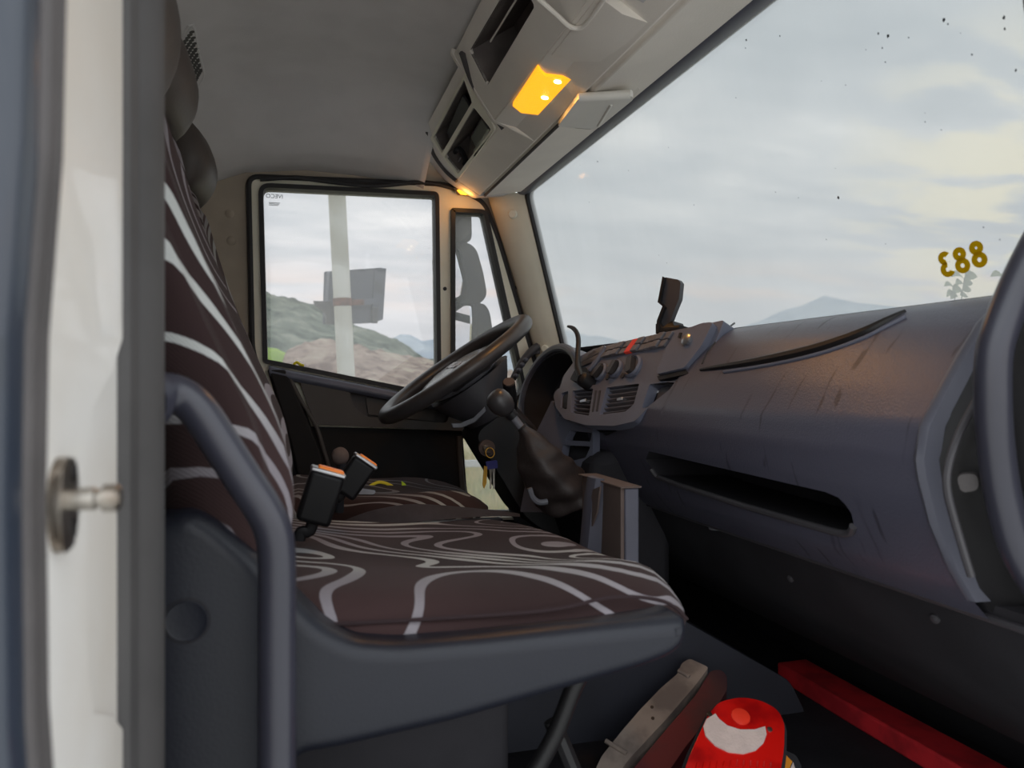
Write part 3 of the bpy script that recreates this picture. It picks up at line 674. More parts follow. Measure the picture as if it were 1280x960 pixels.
# amber lamp
LN = V((-.0145, 0, -.0895)).normalized(); lp = V((.50, 1.47, .5915))
dl = thing('dome_lamp', 'lit amber dome lamp in the overhead console', 'lamp', lp)
m = mat('amber_glow', (255, 176, 24), .35, emit=(1.0, .40, .012, 1), estr=1.25)
t = m.node_tree; tc_ = t.nodes.new('ShaderNodeTexCoord'); vo = t.nodes.new('ShaderNodeTexVoronoi'); vo.inputs['Scale'].default_value = 260
t.links.new(tc_.outputs['Object'], vo.inputs['Vector'])
bp = t.nodes.new('ShaderNodeBump'); bp.inputs['Strength'].default_value = .5; bp.inputs['Distance'].default_value = .001; t.links.new(vo.outputs['Distance'], bp.inputs['Height']); t.links.new(bp.outputs[0], t.nodes['Principled BSDF'].inputs['Normal'])
mat('led_glow', (255, 246, 190), .3, emit=(1.0, .82, .38, 1), estr=9)
mat('amber_small', (255, 170, 30), .3, emit=(1.0, .42, .03, 1), estr=2.2)
O('lens', pixprism([(672, 83), (682, 92), (727, 97), (723, 105), (688, 142), (652, 138), (641, 129)], None, lp, LN, -.004, .006, r=.003), 'amber_glow', dl, bevel=.002)
for k, (x, y) in enumerate(((697, 102), (681, 122))):
    c = PL(x, y, lp+LN*.006, LN)
    O('bulb_spot', lathe([(.0075, -.002), (.0075, .0012), (.004, .0022), (.0001, .0024)], c, LN, 16), 'led_glow', dl)
    ld = bpy.data.lights.new('amber_bulb', 'SPOT'); ld.energy = 1.9; ld.color = (1.0, .45, .10); ld.shadow_soft_size = .02; ld.spot_size = math.radians(165); ld.spot_blend = 1.
    lo = bpy.data.objects.new('amber_bulb', ld); COL.objects.link(lo); lo.location = c+LN*.02
    lo.parent = dl; lo.matrix_parent_inverse = Matrix.Translation(-lp)
cl_ = thing('courtesy_lamp', 'small lit amber lamp above the driver door corner', 'lamp', PY(582, 241, 2.30))
O('lens', pixprism([(571, 238), (580, 237), (592, 242), (590, 244), (576, 243)], None, PY(582, 241, 2.30), V((-.2, -.8, -.5)), -.012, .002, r=.002), 'amber_small', cl_, bevel=.001)
O('base', pixprism([(567, 235), (582, 234), (597, 241), (593, 246), (572, 244)], None, PY(582, 241, 2.30)+V((0, .006, .003)), V((-.2, -.8, -.5)), -.014, .0, r=.003), 'trim_dark', cl_, bevel=.001)
ld = bpy.data.lights.new('amber_bulb', 'POINT'); ld.energy = .13; ld.color = (1.0, .42, .08); ld.shadow_soft_size = .01
lo = bpy.data.objects.new('amber_bulb', ld); COL.objects.link(lo); lo.location = PY(582, 247, 2.27); lo.parent = cl_; lo.matrix_parent_inverse = Matrix.Translation(-ORG[cl_.name])

# sun visor flap
vz = .556; sv = thing('sun_visor', 'pale sun visor flap folded up beside the lamp', 'sun visor', (.61, 1.5, vz))
vp = [PZ(723, 121, vz), PZ(790, 117, vz), PZ(792, 122, vz), PZ(748, 158, vz), PZ(740, 160, vz), PZ(697, 156, vz)]
O('flap', prism(rnd([(p.x, p.y) for p in vp], .008, 3), None, (0, 0, vz), (1, 0, 0), (0, 1, 0), (0, 0, 1), -.004, .008), 'visor', sv, bevel=.003)
O('hinge_roll', tube([PZ(724, 122, vz-.002), PZ(760, 120, vz-.002), PZ(788, 118, vz-.002)], .009, 12), 'visor', sv)
O('edge_fold', tube([PZ(764, 131, vz-.004), PZ(748, 157, vz-.004)], .003, 8), 'visor', sv)
O('clip', pixprism([(782, 110), (786, 101), (797, 101), (800, 107), (793, 116)], None, V((.69, 1.4, .585)), V((-.1, 0, -1)), -.004, .008, r=.002), 'trim_grey', sv, bevel=.002)
O('visor_crease', tube([V((.567, 1.40, .5655)), V((.567, Y1, .5655))], .004, 6), 'trim_dark', oc)
tag(O('hook_clip', pixprism([(832, 2), (840, -2), (846, 3), (836, 6)], None, V((.64, 1.2, .575)), V((-.1, 0, -1)), 0, .006), 'visor', bevel=.001), 'tiny pale clip on the roof header above the windshield', 'clip')

# ================================================================== dashboard
DP = [(-.262, .742), (-.25, .728), (-.22, .700), (-.185, .682), (-.15, .664), (-.12, .652), (-.08, .645), (-.045, .652), (0., .680), (.04, .708), (.070, .732), (.090, .755), (.103, .785), (.108, .83)]
def dx_(z): return interp(DP, z)
def PDASH(px, py, off=0.):
    d = ray(px, py); best = None
    lo, hi = .3, 2.6; st = 300; prev = None
    for i in range(st+1):
        t_ = lo+(hi-lo)*i/st; p = d*t_; f = p.x-(dx_(p.z)-off)
        if prev is not None and prev[1] < 0 <= f:
            a, b_ = prev[0], t_
            for _ in range(30):
                m_ = (a+b_)/2; p = d*m_
                if p.x-(dx_(p.z)-off) < 0: a = m_
                else: b_ = m_
            return d*a
        prev = (t_, f)
    return d*1.0
db = thing('dashboard', 'dark grey-brown truck dashboard with glovebox, vents and controls', 'dashboard', (.75, 1.4, -.25))
def yend(z): return interp([(-.262, 1.62), (-.09, 1.60), (-.07, 1.42), (-.045, 1.325), (-.01, 1.275), (.03, 1.255), (.10, 1.262)], z)
zs = [DP[0][0]+(DP[-1][0]-DP[0][0])*k/40 for k in range(41)]
SH_T, SH_B, SH_Y0, SH_Y1 = -.135, -.188, .80, 1.42
# main skin in rows, leaving the shelf opening free
mb = MB()
NY = 30
def skin(z, b_):
    ye = yend(z); return V((dx_(z), .66+(ye-.66)*b_, z))
def shelf_top(y): return interp([(.795, -.160), (.799, -.149), (.808, -.142), (.83, -.138), (1.2, -.130), (1.32, -.127), (1.35, -.145)], y)
def shelf_bot(y): return interp([(.795, -.160), (.799, -.174), (.808, -.184), (.825, -.189), (.85, -.190), (1.05, -.187), (1.25, -.180), (1.33, -.174), (1.35, -.145)], y)
ys = [.66+(1.62-.66)*k/384 for k in range(385)]
cols_top = []; 
def strip(zf0, zf1, n, y0, y1, m=mb):
    yy = [y for y in ys if y0-1e-6 <= y <= y1+1e-6]
    if yy[0] > y0: yy = [y0]+yy
    if yy[-1] < y1: yy.append(y1)
    vs = []
    for y in yy:
        a, b_ = zf0(y), zf1(y)
        for k in range(n+1):
            z = a+(b_-a)*k/n; vs.append(V((dx_(z), y, z)))
    q = n+1
    m.add(vs, [(i*q+k, (i+1)*q+k, (i+1)*q+k+1, i*q+k+1) for i in range(len(yy)-1) for k in range(n)])
def ztop(y): return interp([(1.255, .108), (1.262, .03), (1.275, -.01), (1.325, -.045), (1.42, -.07), (1.60, -.09), (1.62, -.10)], y)
strip(lambda y: -.262, lambda y: shelf_bot(min(max(y, .795), 1.35)), 10, .66, 1.62)
strip(lambda y: shelf_top(min(max(y, .795), 1.35)), ztop, 30, .66, 1.62)
# bridge beside the shelf ends
sk = O('dash_skin', mb, 'dash_skin', db, smooth=60)
mb = MB(); n_s = 160; vt = []; vb = []
for k in range(n_s+1):
    y = .795+(1.35-.795)*k/n_s; a, b_ = shelf_top(y), shelf_bot(y)
    vt.append((V((dx_(a), y, a)), V((.83, y, a-.005)))); vb.append((V((dx_(b_), y, b_)), V((.83, y, b_-.005))))
vs = [p for pr in vt for p in pr]+[p for pr in vb for p in pr]; o2 = 2*(n_s+1)
mb.add(vs, [f for k in range(n_s) for f in ((2*k, 2*k+2, 2*k+3, 2*k+1), (o2+2*k, o2+2*k+1, o2+2*k+3, o2+2*k+2), (2*k+1, 2*k+3, o2+2*k+3, o2+2*k+1))])
O('shelf', mb, 'soft_black', db, smooth=50)
O('shelf_lip', tube([V((dx_(shelf_bot(y))-.001, y, shelf_bot(y)-.003)) for y in [.799+.54*k/90 for k in range(91)]], .005, 8), 'fascia_dark', db)
O('dash_top', MB().add([V((.825, .60, .108)), V((.825, 2.24, .108)), V((.885, 2.24, .06)), V((.885, .60, .06))], [(0, 1, 2, 3)]), 'fascia_dark', db, smooth=0)
O('lower_seam', tube([V((.7415, y, -.258)) for y in (.60, 1.0, 1.4, 1.62)], .005, 8), 'fascia_dark', db)
for x, y in ((989, 723), (1170, 773)):
    O('screw', lathe([(.006, -.002), (.006, .003), (.0001, .005)], PL(x, y, V((.75, 1, -.27)), V((-.85, 0, -.5))), V((-1, -.2, -.3)), 12), 'fascia_dark', db)
# glovebox lid edge: a dark groove with a lighter lip, and the lid proud above it
gpx = [(876, 462), (905, 458), (950, 451), (1000, 441), (1040, 430), (1080, 415), (1110, 400), (1132, 389)]
gp = catmull([PDASH(x, y, .001) for x, y in gpx], 5)
O('lid_groove', tube(gp, [  .003+.0055*math.sin(math.pi*min(1, max(0, k/(len(gp)-1))))for k in range(len(gp))], 8), 'vent_dark', db)
O('lid_lip', tube(catmull([PDASH(x, y+7, .001) for x, y in gpx[1:]], 5), .0028, 8), 'fascia', db)
O('lid_seam', tube(catmull([PDASH(x, y, .0) for x, y in ((918, 404), (908, 412), (896, 426), (884, 442), (878, 455))], 5), .002, 6), 'vent_dark', db)
# right end: proud edge band and recessed end cap
ez = [(.102, .0), (.092, .0), (.067, 0), (.03, 0), (0, 0), (-.045, 0), (-.08, 0), (-.10, 0), (-.15, 0), (-.20, 0), (-.235, 0)]
O('edge_band', loft([[V((dx_(z)-.004, .667, z)), V((dx_(z)-.007, .661, z)), V((dx_(z)-.003, .654, z)), V((dx_(z)+.016, .652, z)), V((dx_(z)+.016, .667, z))] for z, _ in ez]), 'handle_grey', db, smooth=50)
O('end_cap', loft([[V((dx_(z)+.010, .66, z)), V((dx_(z)+.022, .640, z)), V((dx_(z)+.045, .60, z)), V((dx_(z)+.06, .50, z)), V((dx_(z)+.12, .48, z)), V((dx_(z)+.10, .66, z))] for z in (.104, .06, .02, -.03, -.08, -.12, -.17, -.22, -.262)]), 'black_plastic', db, smooth=50)
O('cap_rib', tube(catmull([PY(x, y, .617) for x, y in ((1222, 498), (1200, 540), (1186, 580), (1184, 612), (1196, 660), (1214, 720))], 5), .004, 8), 'fascia_dark', db)
O('cap_latch', pixprism([(1196, 598), (1201, 592), (1222, 592), (1224, 612), (1202, 616)], None, PY(1210, 605, .612), V((-.75, -.65, 0)), -.02, .004, r=.006), 'trim_dark', db, bevel=.003)

# ------------------------------------------------ centre fascia
CP = V((.69, 1.27, 0)); CPN = V((-1, -.18, .5)).normalized()
def cpr(pts, d0, d1, r=0., holes=None, rh=0.): return pixprism(pts, holes, CP, CPN, d0, d1, r, rh)
cfd = O('centre_fascia', cpr([(742, 436), (765, 430), (800, 422), (842, 413), (905, 400), (893, 432), (862, 476), (838, 478), (699, 487), (704, 470), (720, 448)], -.03, 0, .006), 'fascia', db, bevel=.003)
V1 = [(718, 490), (744, 487), (739, 521), (716, 517)]; V2 = [(761, 486), (802, 481), (795, 507), (785, 516), (752, 520)]; VW = [(704, 493), (713, 490), (711, 513), (703, 511)]
PK = [(815, 482), (838, 479), (850, 480), (832, 508), (805, 512)]
vb_ = O('vent_bezel', cpr([(694, 494), (700, 487), (740, 483), (800, 479), (860, 478), (846, 494), (812, 512), (797, 528), (770, 534), (735, 533), (708, 525), (697, 510)], -.016, .006, .01, [V1, V2, VW, PK], .004), 'fascia', db, bevel=.002)
O('vent_cavity', cpr([(697, 488), (860, 478), (846, 494), (797, 526), (735, 532), (700, 512)], -.05, -.035), 'vent_dark', db)
def lerp2(a, b_, s): return (a[0]+(b_[0]-a[0])*s, a[1]+(b_[1]-a[1])*s)
for q, n in (((V1[0], V1[1], V1[2], V1[3]), 6), ((V2[0], V2[1], (796, 514), V2[4]), 6)):
    for k in range(n):
        s = (k+.5)/n; a = lerp2(q[0], q[3], s); b_ = lerp2(q[1], q[2], s)
        pa, pb = PL(*a, CP-CPN*.002, CPN), PL(*b_, CP-CPN*.002, CPN)
        dn = V((0, 0, .0022)); bk = -CPN*.018+V((0, 0, -.006))
        O('slat', MB().add([pa, pb, pb+bk, pa+bk, pa+dn, pb+dn, pb+bk+dn, pa+bk+dn], [(0, 1, 2, 3), (7, 6, 5, 4), (0, 4, 5, 1), (1, 5, 6, 2), (2, 6, 7, 3), (3, 7, 4, 0)]), 'switch', vb_, smooth=0)
for x, y in ((730, 502), (776, 500)):
    O('slat_tab', cpr([(x-3, y-1), (x+4, y-3), (x+3, y+1), (x-4, y+2)], -.008, .004), 'silver', vb_, bevel=.001)
O('thumb_wheel', cpr([(705, 495), (712, 492), (710, 511), (704, 510)], -.02, .002, .003), 'vent_dark', vb_)
for k in range(2): O('vent_bar', cpr([(747+k*5, 490), (749+k*5, 490), (745+k*5, 516), (743+k*5, 516)], -.004, .0075), 'fascia_dark', vb_)
O('pocket_cover', cpr([(822, 483), (843, 480), (830, 508), (813, 510)], -.03, -.006, .006), 'fascia_dark', db, bevel=.003)
O('fascia_seam', tube([PL(x, y, CP+CPN*.002, CPN) for x, y in ((697, 488), (740, 484), (800, 480), (862, 477))], .0036, 6), 'vent_dark', db)
# dials
for k, (x, y, r) in enumerate(((752, 466, .021), (771, 462, .021), (793, 459, .025))):
    c = PL(x, y, CP, CPN); u, v, n = basis(CPN)
    kn = O('dial', lathe([(r, 0), (r, .006), (r*.86, .010), (r*.84, .006), (r*.6, .004), (.0001, .004)], c, CPN, 28), 'fascia', db)
    a_ = (.5, .2, -.5)[k]; d_ = (u*math.sin(a_)+v*math.cos(a_)); e_ = n.cross(d_)
    O('grip', prism(rnd([(-r*.32, -r*.78), (r*.32, -r*.78), (r*.32, r*.78), (-r*.32, r*.78)], r*.2, 3), None, c, e_, d_, n, .003, .018), 'knob', kn, bevel=.003)
for x, y in ((760, 472), (779, 470)): O('dial_mark', lathe([(.006, 0), (.006, .003), (.0001, .004)], PL(x, y, CP, CPN), CPN, 12), 'fascia_dark', db)
# switch rows
B0, B1, T0, T1 = (748, 449), (832, 434), (760, 434), (844, 415)
ncol = 10
for i in range(ncol):
    a0_, a1_ = (i+.06)/ncol, (i+.94)/ncol
    rows = [(0, 1.)] if i == 4 else [(0, .46), (.52, 1.)]
    for (r0, r1) in rows:
        q = [lerp2(lerp2(B0, B1, a0_), lerp2(T0, T1, a0_), r0), lerp2(lerp2(B0, B1, a1_), lerp2(T0, T1, a1_), r0), lerp2(lerp2(B0, B1, a1_), lerp2(T0, T1, a1_), r1), lerp2(lerp2(B0, B1, a0_), lerp2(T0, T1, a0_), r1)]
        s_ = O('hazard_switch' if i == 4 else 'switch', cpr(q, -.004, .006+.002*((i*7) % 3)), 'hazard_red' if i == 4 else 'switch', db, bevel=.0015)
for i in range(4):
    a0_, a1_ = i/4+.04, i/4+.96
    A0, A1, C0, C1 = (722, 462), (738, 455), (728, 450), (744, 440)
    for r0, r1 in ((0, .46), (.54, 1)):
        q = [lerp2(lerp2(A0, A1, a0_), lerp2(C0, C1, a0_), r0), lerp2(lerp2(A0, A1, a1_), lerp2(C0, C1, a1_), r0), lerp2(lerp2(A0, A1, a1_), lerp2(C0, C1, a1_), r1), lerp2(lerp2(A0, A1, a0_), lerp2(C0, C1, a0_), r1)]
        O('switch', cpr(q, -.004, .005), 'switch', db, bevel=.001)
O('fascia_rib', tube(catmull([PL(x, y, CP+CPN*.004, CPN) for x, y in ((734, 466), (741, 458), (750, 445), (758, 434))], 5), .007, 8), 'fascia', db)
O('lock_panel', cpr([(826, 472), (838, 440), (852, 420), (884, 408), (898, 407), (884, 436), (862, 464)], -.004, .014, .008), 'fascia', db, bevel=.003)
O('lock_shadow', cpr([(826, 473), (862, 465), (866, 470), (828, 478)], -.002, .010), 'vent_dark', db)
lk = O('lock', lathe([(.012, 0), (.012, .008), (.009, .010), (.0001, .010)], PL(861, 426, CP+CPN*.012, CPN), CPN, 18), 'silver', db)
O('lock_slot', cpr([(858, 429), (860, 423), (863, 423), (861, 430)], .021, .0235), 'vent_dark', lk)
# lower part under the vents
LPn = V((-1, -.30, .15)).normalized(); LP0 = V((.615, 1.60, -.10))
O('lower_fascia', pixprism([(668, 545), (690, 500), (697, 520), (735, 534), (741, 536), (741, 560), (740, 590), (722, 615), (690, 640), (650, 640)], [[(712, 538), (740, 541), (738, 552), (706, 550)], [(704, 556), (738, 558), (732, 572), (700, 580)]], LP0, LPn, -.02, 0, .004, .004), 'fascia', db, bevel=.003)
O('pocket_back', pixprism([(696, 534), (748, 536), (744, 580), (692, 590)], None, LP0, LPn, -.06, -.05), 'vent_dark', db)
O('under_cover', xz([(.62, -.15), (.80, -.12), (.80, -.45), (.68, -.45), (.60, -.24)], 1.50, 2.30), 'soft_black', db, bevel=.02)
O('driver_dash', xz([(.74, .04), (.78, .08), (.86, .09), (.86, -.2), (.70, -.2), (.70, -.1)], 1.66, 2.31), 'fascia_dark', db, bevel=.02)

# instrument binnacle
hc = V((.645, 1.885, -.022)); hw = V((.28, 0, .96)).normalized(); hy = V((0, 1, 0)); hb = V((.96, 0, -.28))
def hring(sy, sw, off, n=36): return [hc+hb*off+hy*(sy*math.cos(a))+hw*(sw*(math.sin(a) if math.sin(a) > 0 else .95*math.sin(a))) for a in [2*math.pi*k/n for k in range(n)]]
O('binnacle', loft([hring(.205, .122, 0), hring(.215, .130, .01), hring(.21, .125, .10), hring(.16, .10, .14)], cap=False), 'fascia', db, smooth=50)
O('binnacle_bowl', loft([hring(.205, .122, 0), hring(.193, .108, .004), hring(.17, .09, .09)], cap=False, mb=None), 'soft_black', db, smooth=50)
O('gauge_face', MB().add(hring(.175, .095, .088), [tuple(range(36))]), 'vent_dark', db, smooth=0)
for dy in (-.08, .08): O('gauge_ring', tube([hc+hb*.083+hy*(dy+.06*math.cos(a))+hw*(.06*math.sin(a)) for a in [2*math.pi*k/24 for k in range(24)]], .003, 6, closed=True), 'silver', db)
O('binnacle_rim', tube(hring(.205, .122, .0), .0105, 10, closed=True), 'handle_grey', db)
# ================================================================== steering wheel and column
WA = math.radians(35); WC = V((.405, 1.90, .040)); WN = V((-math.sin(WA), 0, math.cos(WA))); WW = V((math.cos(WA), 0, math.sin(WA))); WY = V((0, 1, 0))
sw = thing('steering_wheel', 'black two spoke steering wheel in front of the driver seat', 'steering wheel', WC)
def wpt(a, r, h=0.): return WC+WW*(r*math.cos(a))+WY*(r*math.sin(a))+WN*h
NS = 64
O('rim', tube([wpt(2*math.pi*k/NS, .207) for k in range(NS)], .0215, 14, closed=True, up=WN, flat=(.9, 1.05)), 'wheel_black', sw, smooth=60)
for a in (.62, -.62, math.pi-.62, math.pi+.62):
    O('grip_seam', tube([wpt(a, .207)+(WW*math.cos(a)+WY*math.sin(a))*(.0205*math.cos(b_))+WN*(.018*math.sin(b_)) for b_ in [2*math.pi*k/16 for k in range(16)]], .0012, 5, closed=True), 'vent_dark', sw)
for s in (-1, 1):
    rings = []
    for r, wd_, h in ((.06, .075, -.028), (.11, .060, -.026), (.16, .045, -.014), (.20, .035, -.002)):
        c = WC+WY*(s*r)+WN*h
        rings.append([c+WW*(x*wd_)+WN*z for x, z in ((-1, -.006), (-.8, .006), (.8, .006), (1, -.006), (.8, -.012), (-.8, -.012))])
    O('spoke', loft(rings), 'wheel_black', sw, smooth=50)
hubp = lambda r, h, n=28, ex=1.25: [WC+WW*(r*math.cos(a))+WY*(r*ex*math.sin(a))+WN*h for a in [2*math.pi*k/n for k in range(n)]]
O('hub', loft([hubp(.085, -.045), hubp(.105, -.035), hubp(.112, -.016), hubp(.104, -.002), hubp(.07, .006), hubp(.004, .008)]), 'hub_grey', sw, smooth=60)
text('hub_lettering', 'IVECO', .036, frame_mat(WC+WN*.0085, V((0, -1, 0)), WW, WN), 'letter_silver', sw, .0012, .0008)
co = thing('steering_column', 'black steering column shroud with ignition lock and stalk', 'steering column', (.55, 1.9, -.2))
ax = -WN
def cring(c, a, b_, n=24): return [c+WW*(a*math.cos(t_))+WY*(b_*math.sin(t_)) for t_ in [2*math.pi*k/n for k in range(n)]]
O('shroud', loft([cring(WC+ax*.048+WW*.012, .115, .10), cring(WC+ax*.08+WW*.008, .098, .10), cring(WC+ax*.12+WW*.005, .07, .095), cring(WC+ax*.17+WW*.012, .062, .085), cring(WC+ax*.24+WW*.02, .065, .08), cring(WC+ax*.34+WW*.02, .06, .08)]), 'fascia_dark', co, smooth=60)
O('shroud_lip', loft([[PY(x, y, 1.80), PY(x+2, y+6, 1.80), PY(x+1, y+6, 1.98), PY(x, y, 1.98)] for x, y in ((564, 529), (575, 529), (592, 522), (606, 508))]), 'hub_grey', co, bevel=.002)
O('lower_shroud', xz(rnd([(.43, -.12), (.52, -.06), (.62, -.14), (.70, -.34), (.66, -.40), (.56, -.33)], .03, 4), 1.80, 1.98), 'black_plastic', co, bevel=.02, seg=3)
kc = PY(608, 560, 1.795)
O('ignition_lock', lathe([(.020, .005), (.020, -.008), (.012, -.010), (.012, -.016), (.0001, -.016)], kc, (0, 1, 0), 20), 'card_brown', co)
s0, s1 = PY(640, 520, 1.78), PY(636, 478, 1.70)
O('wiper_stalk', tube([s0, s0*.5+s1*.5, s1], [.012, .0165, .0145], 16), 'black_plastic', co, smooth=50)
O('stalk_cap', lathe([(.013, -.002), (.013, .003), (.0001, .004)], s1, (s1-s0).normalized(), 16), 'card_brown', co)
# keys
ky = thing('key_bunch', 'key ring with blue tag, brass key and steel keys in the ignition', 'keys', PY(612, 600, 1.77))
O('inserted_key', pixprism([(604, 556), (613, 558), (613, 566), (605, 566)], None, (0, 1.775, 0), (0, -1, 0), -.004, .002), 'steel', ky, bevel=.001)
rc = PY(612.5, 566, 1.77); O('ring', tube([rc+V((math.cos(a)*.0105, math.sin(a)*.004, math.sin(a)*.0115)) for a in [2*math.pi*k/20 for k in range(20)]], .0012, 6, closed=True), 'brass', ky)
O('tag', pixprism([(607, 577), (621, 575), (622, 585), (608, 587)], None, (0, 1.77, 0), (0, -1, 0), -.003, .003, r=.003), 'blue_tag', ky, bevel=.001)
O('brass_key', pixprism([(605, 582), (609, 583), (608, 604), (605, 611), (603, 606)], None, (0, 1.765, 0), (0, -1, 0), -.0015, .0015), 'brass', ky)
for x in (613, 617): O('steel_key', pixprism([(x-2, 586), (x+2, 586), (x+1.2, 594), (x+1.2, 611), (x-.6, 611), (x-.8, 594)], None, (0, 1.768, 0), (0, -1, 0), -.001, .001), 'steel', ky)

# A-pillar grab handle on the driver side
ah = thing('pillar_handle', 'small black grab handle with finger studs on the cream pillar', 'handle', PY(660, 455, 2.29))
hp = catmull([PY(x, y, 2.27) for x, y in ((641, 474), (648, 460), (658, 446), (667, 437), (673, 433))], 5)
O('bar', tube(hp, [.010]*6+[.012]*6+[.013]*(len(hp)-12), 10), 'fascia_dark', ah, smooth=50)
O('mount', pixprism([(664, 438), (669, 430), (674, 430), (674, 442), (668, 443)], None, PY(669, 437, 2.275), V((-.4, -.9, 0)), -.03, .008, r=.004), 'fascia_dark', ah, bevel=.003)
for x, y in ((645, 470), (649, 463), (653, 456), (657, 450)): O('stud', lathe([(.0075, -.004), (.0075, .003), (.005, .0065), (.0001, .008)], PY(x, y, 2.256), (0.3, -1, 0), 12), 'handle_grey', ah)

# ================================================================== gear lever
gl_ = thing('gear_lever', 'gear lever with rounded black knob and brown leather boot', 'gear lever', PY(690, 600, 1.50))
kt, kb = PY(608, 487, 1.50), PY(650, 532, 1.50); kd = (kt-kb).normalized()
ks = PY(630, 508, 1.50)
O('knob', lathe([(.012, -.018), (.019, -.011), (.0248, .002), (.0258, .015), (.0235, .027), (.016, .035), (.007, .038), (.0001, .0385)], ks, kd, 24), 'wheel_black', gl_, smooth=60)
O('collar', lathe([(.012, -.03), (.0125, -.014), (.010, -.012), (.010, -.03)], ks, kd, 20), 'black_plastic', gl_)
O('collar_tab', pixprism([(633, 512), (641, 507), (643, 510), (636, 515)], None, ks, V((0, -1, 0)), -.004, .006), 'black_plastic', gl_, bevel=.001)
O('shaft', tube([ks-kd*.02, PY(648, 530, 1.50), PY(662, 546, 1.50)], .0085, 14), 'hub_grey', gl_)
bp_ = catmull([PY(x, y, Y) for x, y, Y in ((651, 533, 1.50), (660, 545, 1.50), (668, 562, 1.505), (678, 582, 1.51), (692, 602, 1.52), (704, 618, 1.53))], 6)
rings = []
for i, p in enumerate(bp_):
    s = i/(len(bp_)-1); r = interp([(0, .011), (.12, .017), (.3, .040), (.5, .062), (.75, .078), (1, .082)], s)
    d = (bp_[min(i+1, len(bp_)-1)]-bp_[max(i-1, 0)]).normalized(); u = V((0, 1, 0)); u = (u-d*u.dot(d)).normalized(); v = d.cross(u)
    rings.append([p+(u*math.cos(a)+v*math.sin(a)*.72)*r*(1+.07*math.sin(5*a+6*s)*min(1, s*3)+.06*math.sin(s*34+2*a)*s) for a in [2*math.pi*k/40 for k in range(40)]])
O('boot', loft(rings), 'leather', gl_, smooth=70)
O('boot_cord', tube([rings[1][k] for k in range(40)], .0022, 6, closed=True), 'rubber', gl_)
tag(O('boot_surround', tube(catmull([PY(x, y, 1.46) for x, y in ((662, 610), (666, 622), (674, 628), (684, 627))], 5), .006, 8), 'hub_grey'), 'grey edge piece under the gear lever boot', 'trim')

# phone cradle and hook arm
pc = thing('phone_cradle', 'upright black phone cradle standing on the dashboard', 'phone holder', PX(838, 412, .735))
pn = V((-.86, -.5, .1)).normalized(); pp = PX(838, 390, .735)
O('back_plate', pixprism([(833, 347), (849, 350), (852, 354), (850, 374), (845, 386), (838, 404), (836, 412), (825, 414), (825, 403), (830, 388), (831, 384), (825, 379)], None, pp, pn, -.010, .004, r=.002), 'fascia_dark', pc, bevel=.002)
O('side_lip', pixprism([(824, 416), (825, 402), (832, 384), (826, 379), (832, 347), (834, 348), (829, 378), (835, 385), (828, 403), (828, 416)], None, pp, pn, .004, .012), 'black_plastic', pc)
O('clamp', pixprism([(823, 406), (828, 404), (832, 410), (840, 404), (844, 402), (846, 408), (853, 407), (852, 411), (838, 416), (823, 418)], None, pp, pn, -.03, .010), 'black_plastic', pc, bevel=.002)
hk = thing('dashboard_hook', 'curved black hook arm rising from the dashboard switches', 'hook', PL(725, 474, CP, CPN))
hpp = catmull([PL(x, y, CP+CPN*.03, CPN) for x, y in ((710, 408), (716, 410), (721, 416), (723, 426), (722, 444), (722, 458), (727, 472))], 5)
O('arm', tube(hpp, [interp([(0, .003), (.2, .0055), (.7, .006), (1, .009)], k/(len(hpp)-1)) for k in range(len(hpp))], 10), 'black_plastic', hk, smooth=60)
O('pivot', lathe([(.016, -.036), (.018, -.02), (.016, .0), (.010, .006), (.0001, .008)], PL(727, 473, CP+CPN*.028, CPN), CPN, 18), 'black_plastic', hk)
O('base', cpr([(718, 478), (724, 466), (738, 462), (742, 472), (734, 482)], 0, .014, .006), 'black_plastic', hk, bevel=.003)

# ================================================================== seats
def rrect(x0, x1, y0, y1, r, z, n=5, shx=None):
    pts = rnd([(x0, y0), (x1, y0), (x1, y1), (x0, y1)], r, n); return [V((x, y, z)) for x, y in pts]
FX = [(-.30, -.06), (-.24, -.045), (-.20, -.026), (-.16, -.010), (-.11, -.004), (-.04, -.018), (.06, -.063), (.15, -.100), (.23, -.128), (.30, -.150), (.36, -.166), (.42, -.178)]
def backrest(name, y0, y1, z0, z1, m, parent, dx=0., top=.10, dz=0., thick=.125, wing=.018):
    """lofted backrest with side wings and shoulders"""
    rings = []; n = 26
    for k in range(n+1):
        s = k/n; z = z0+(z1-z0)*s; f = interp(FX, z-dz)+dx
        sh = max(0, (s-.72)/.28); ins = top*sh**2.2; th = thick*(1-.35*sh**2)
        if k == 0: ins = .02
        if k == n: th *= .55; f -= .02
        a, b_ = y0+ins, y1-ins; wd_ = b_-a; ring = []
        prof_ = [(0, -.5), (0.0, -.16), (.015, -.06), (.05, -.012), (.10, wing*.9), (.17, wing*.5), (.30, 0), (.5, -.004), (.70, 0), (.83, wing*.5), (.90, wing*.9), (.95, -.012), (.985, -.06), (1., -.16), (1., -.5), (.93, -.95), (.5, -1.02), (.07, -.95)]
        for u, v in prof_:
            if v <= -.05 or abs(v) > .1: x = f+max(v, -1.02)*th if v < -.05 else f+v
            else: x = f+v
            ring.append(V((x, a+wd_*u, z)))
        rings.append(ring)
    return O(name, loft(rings), m, parent, smooth=60, sub=1)
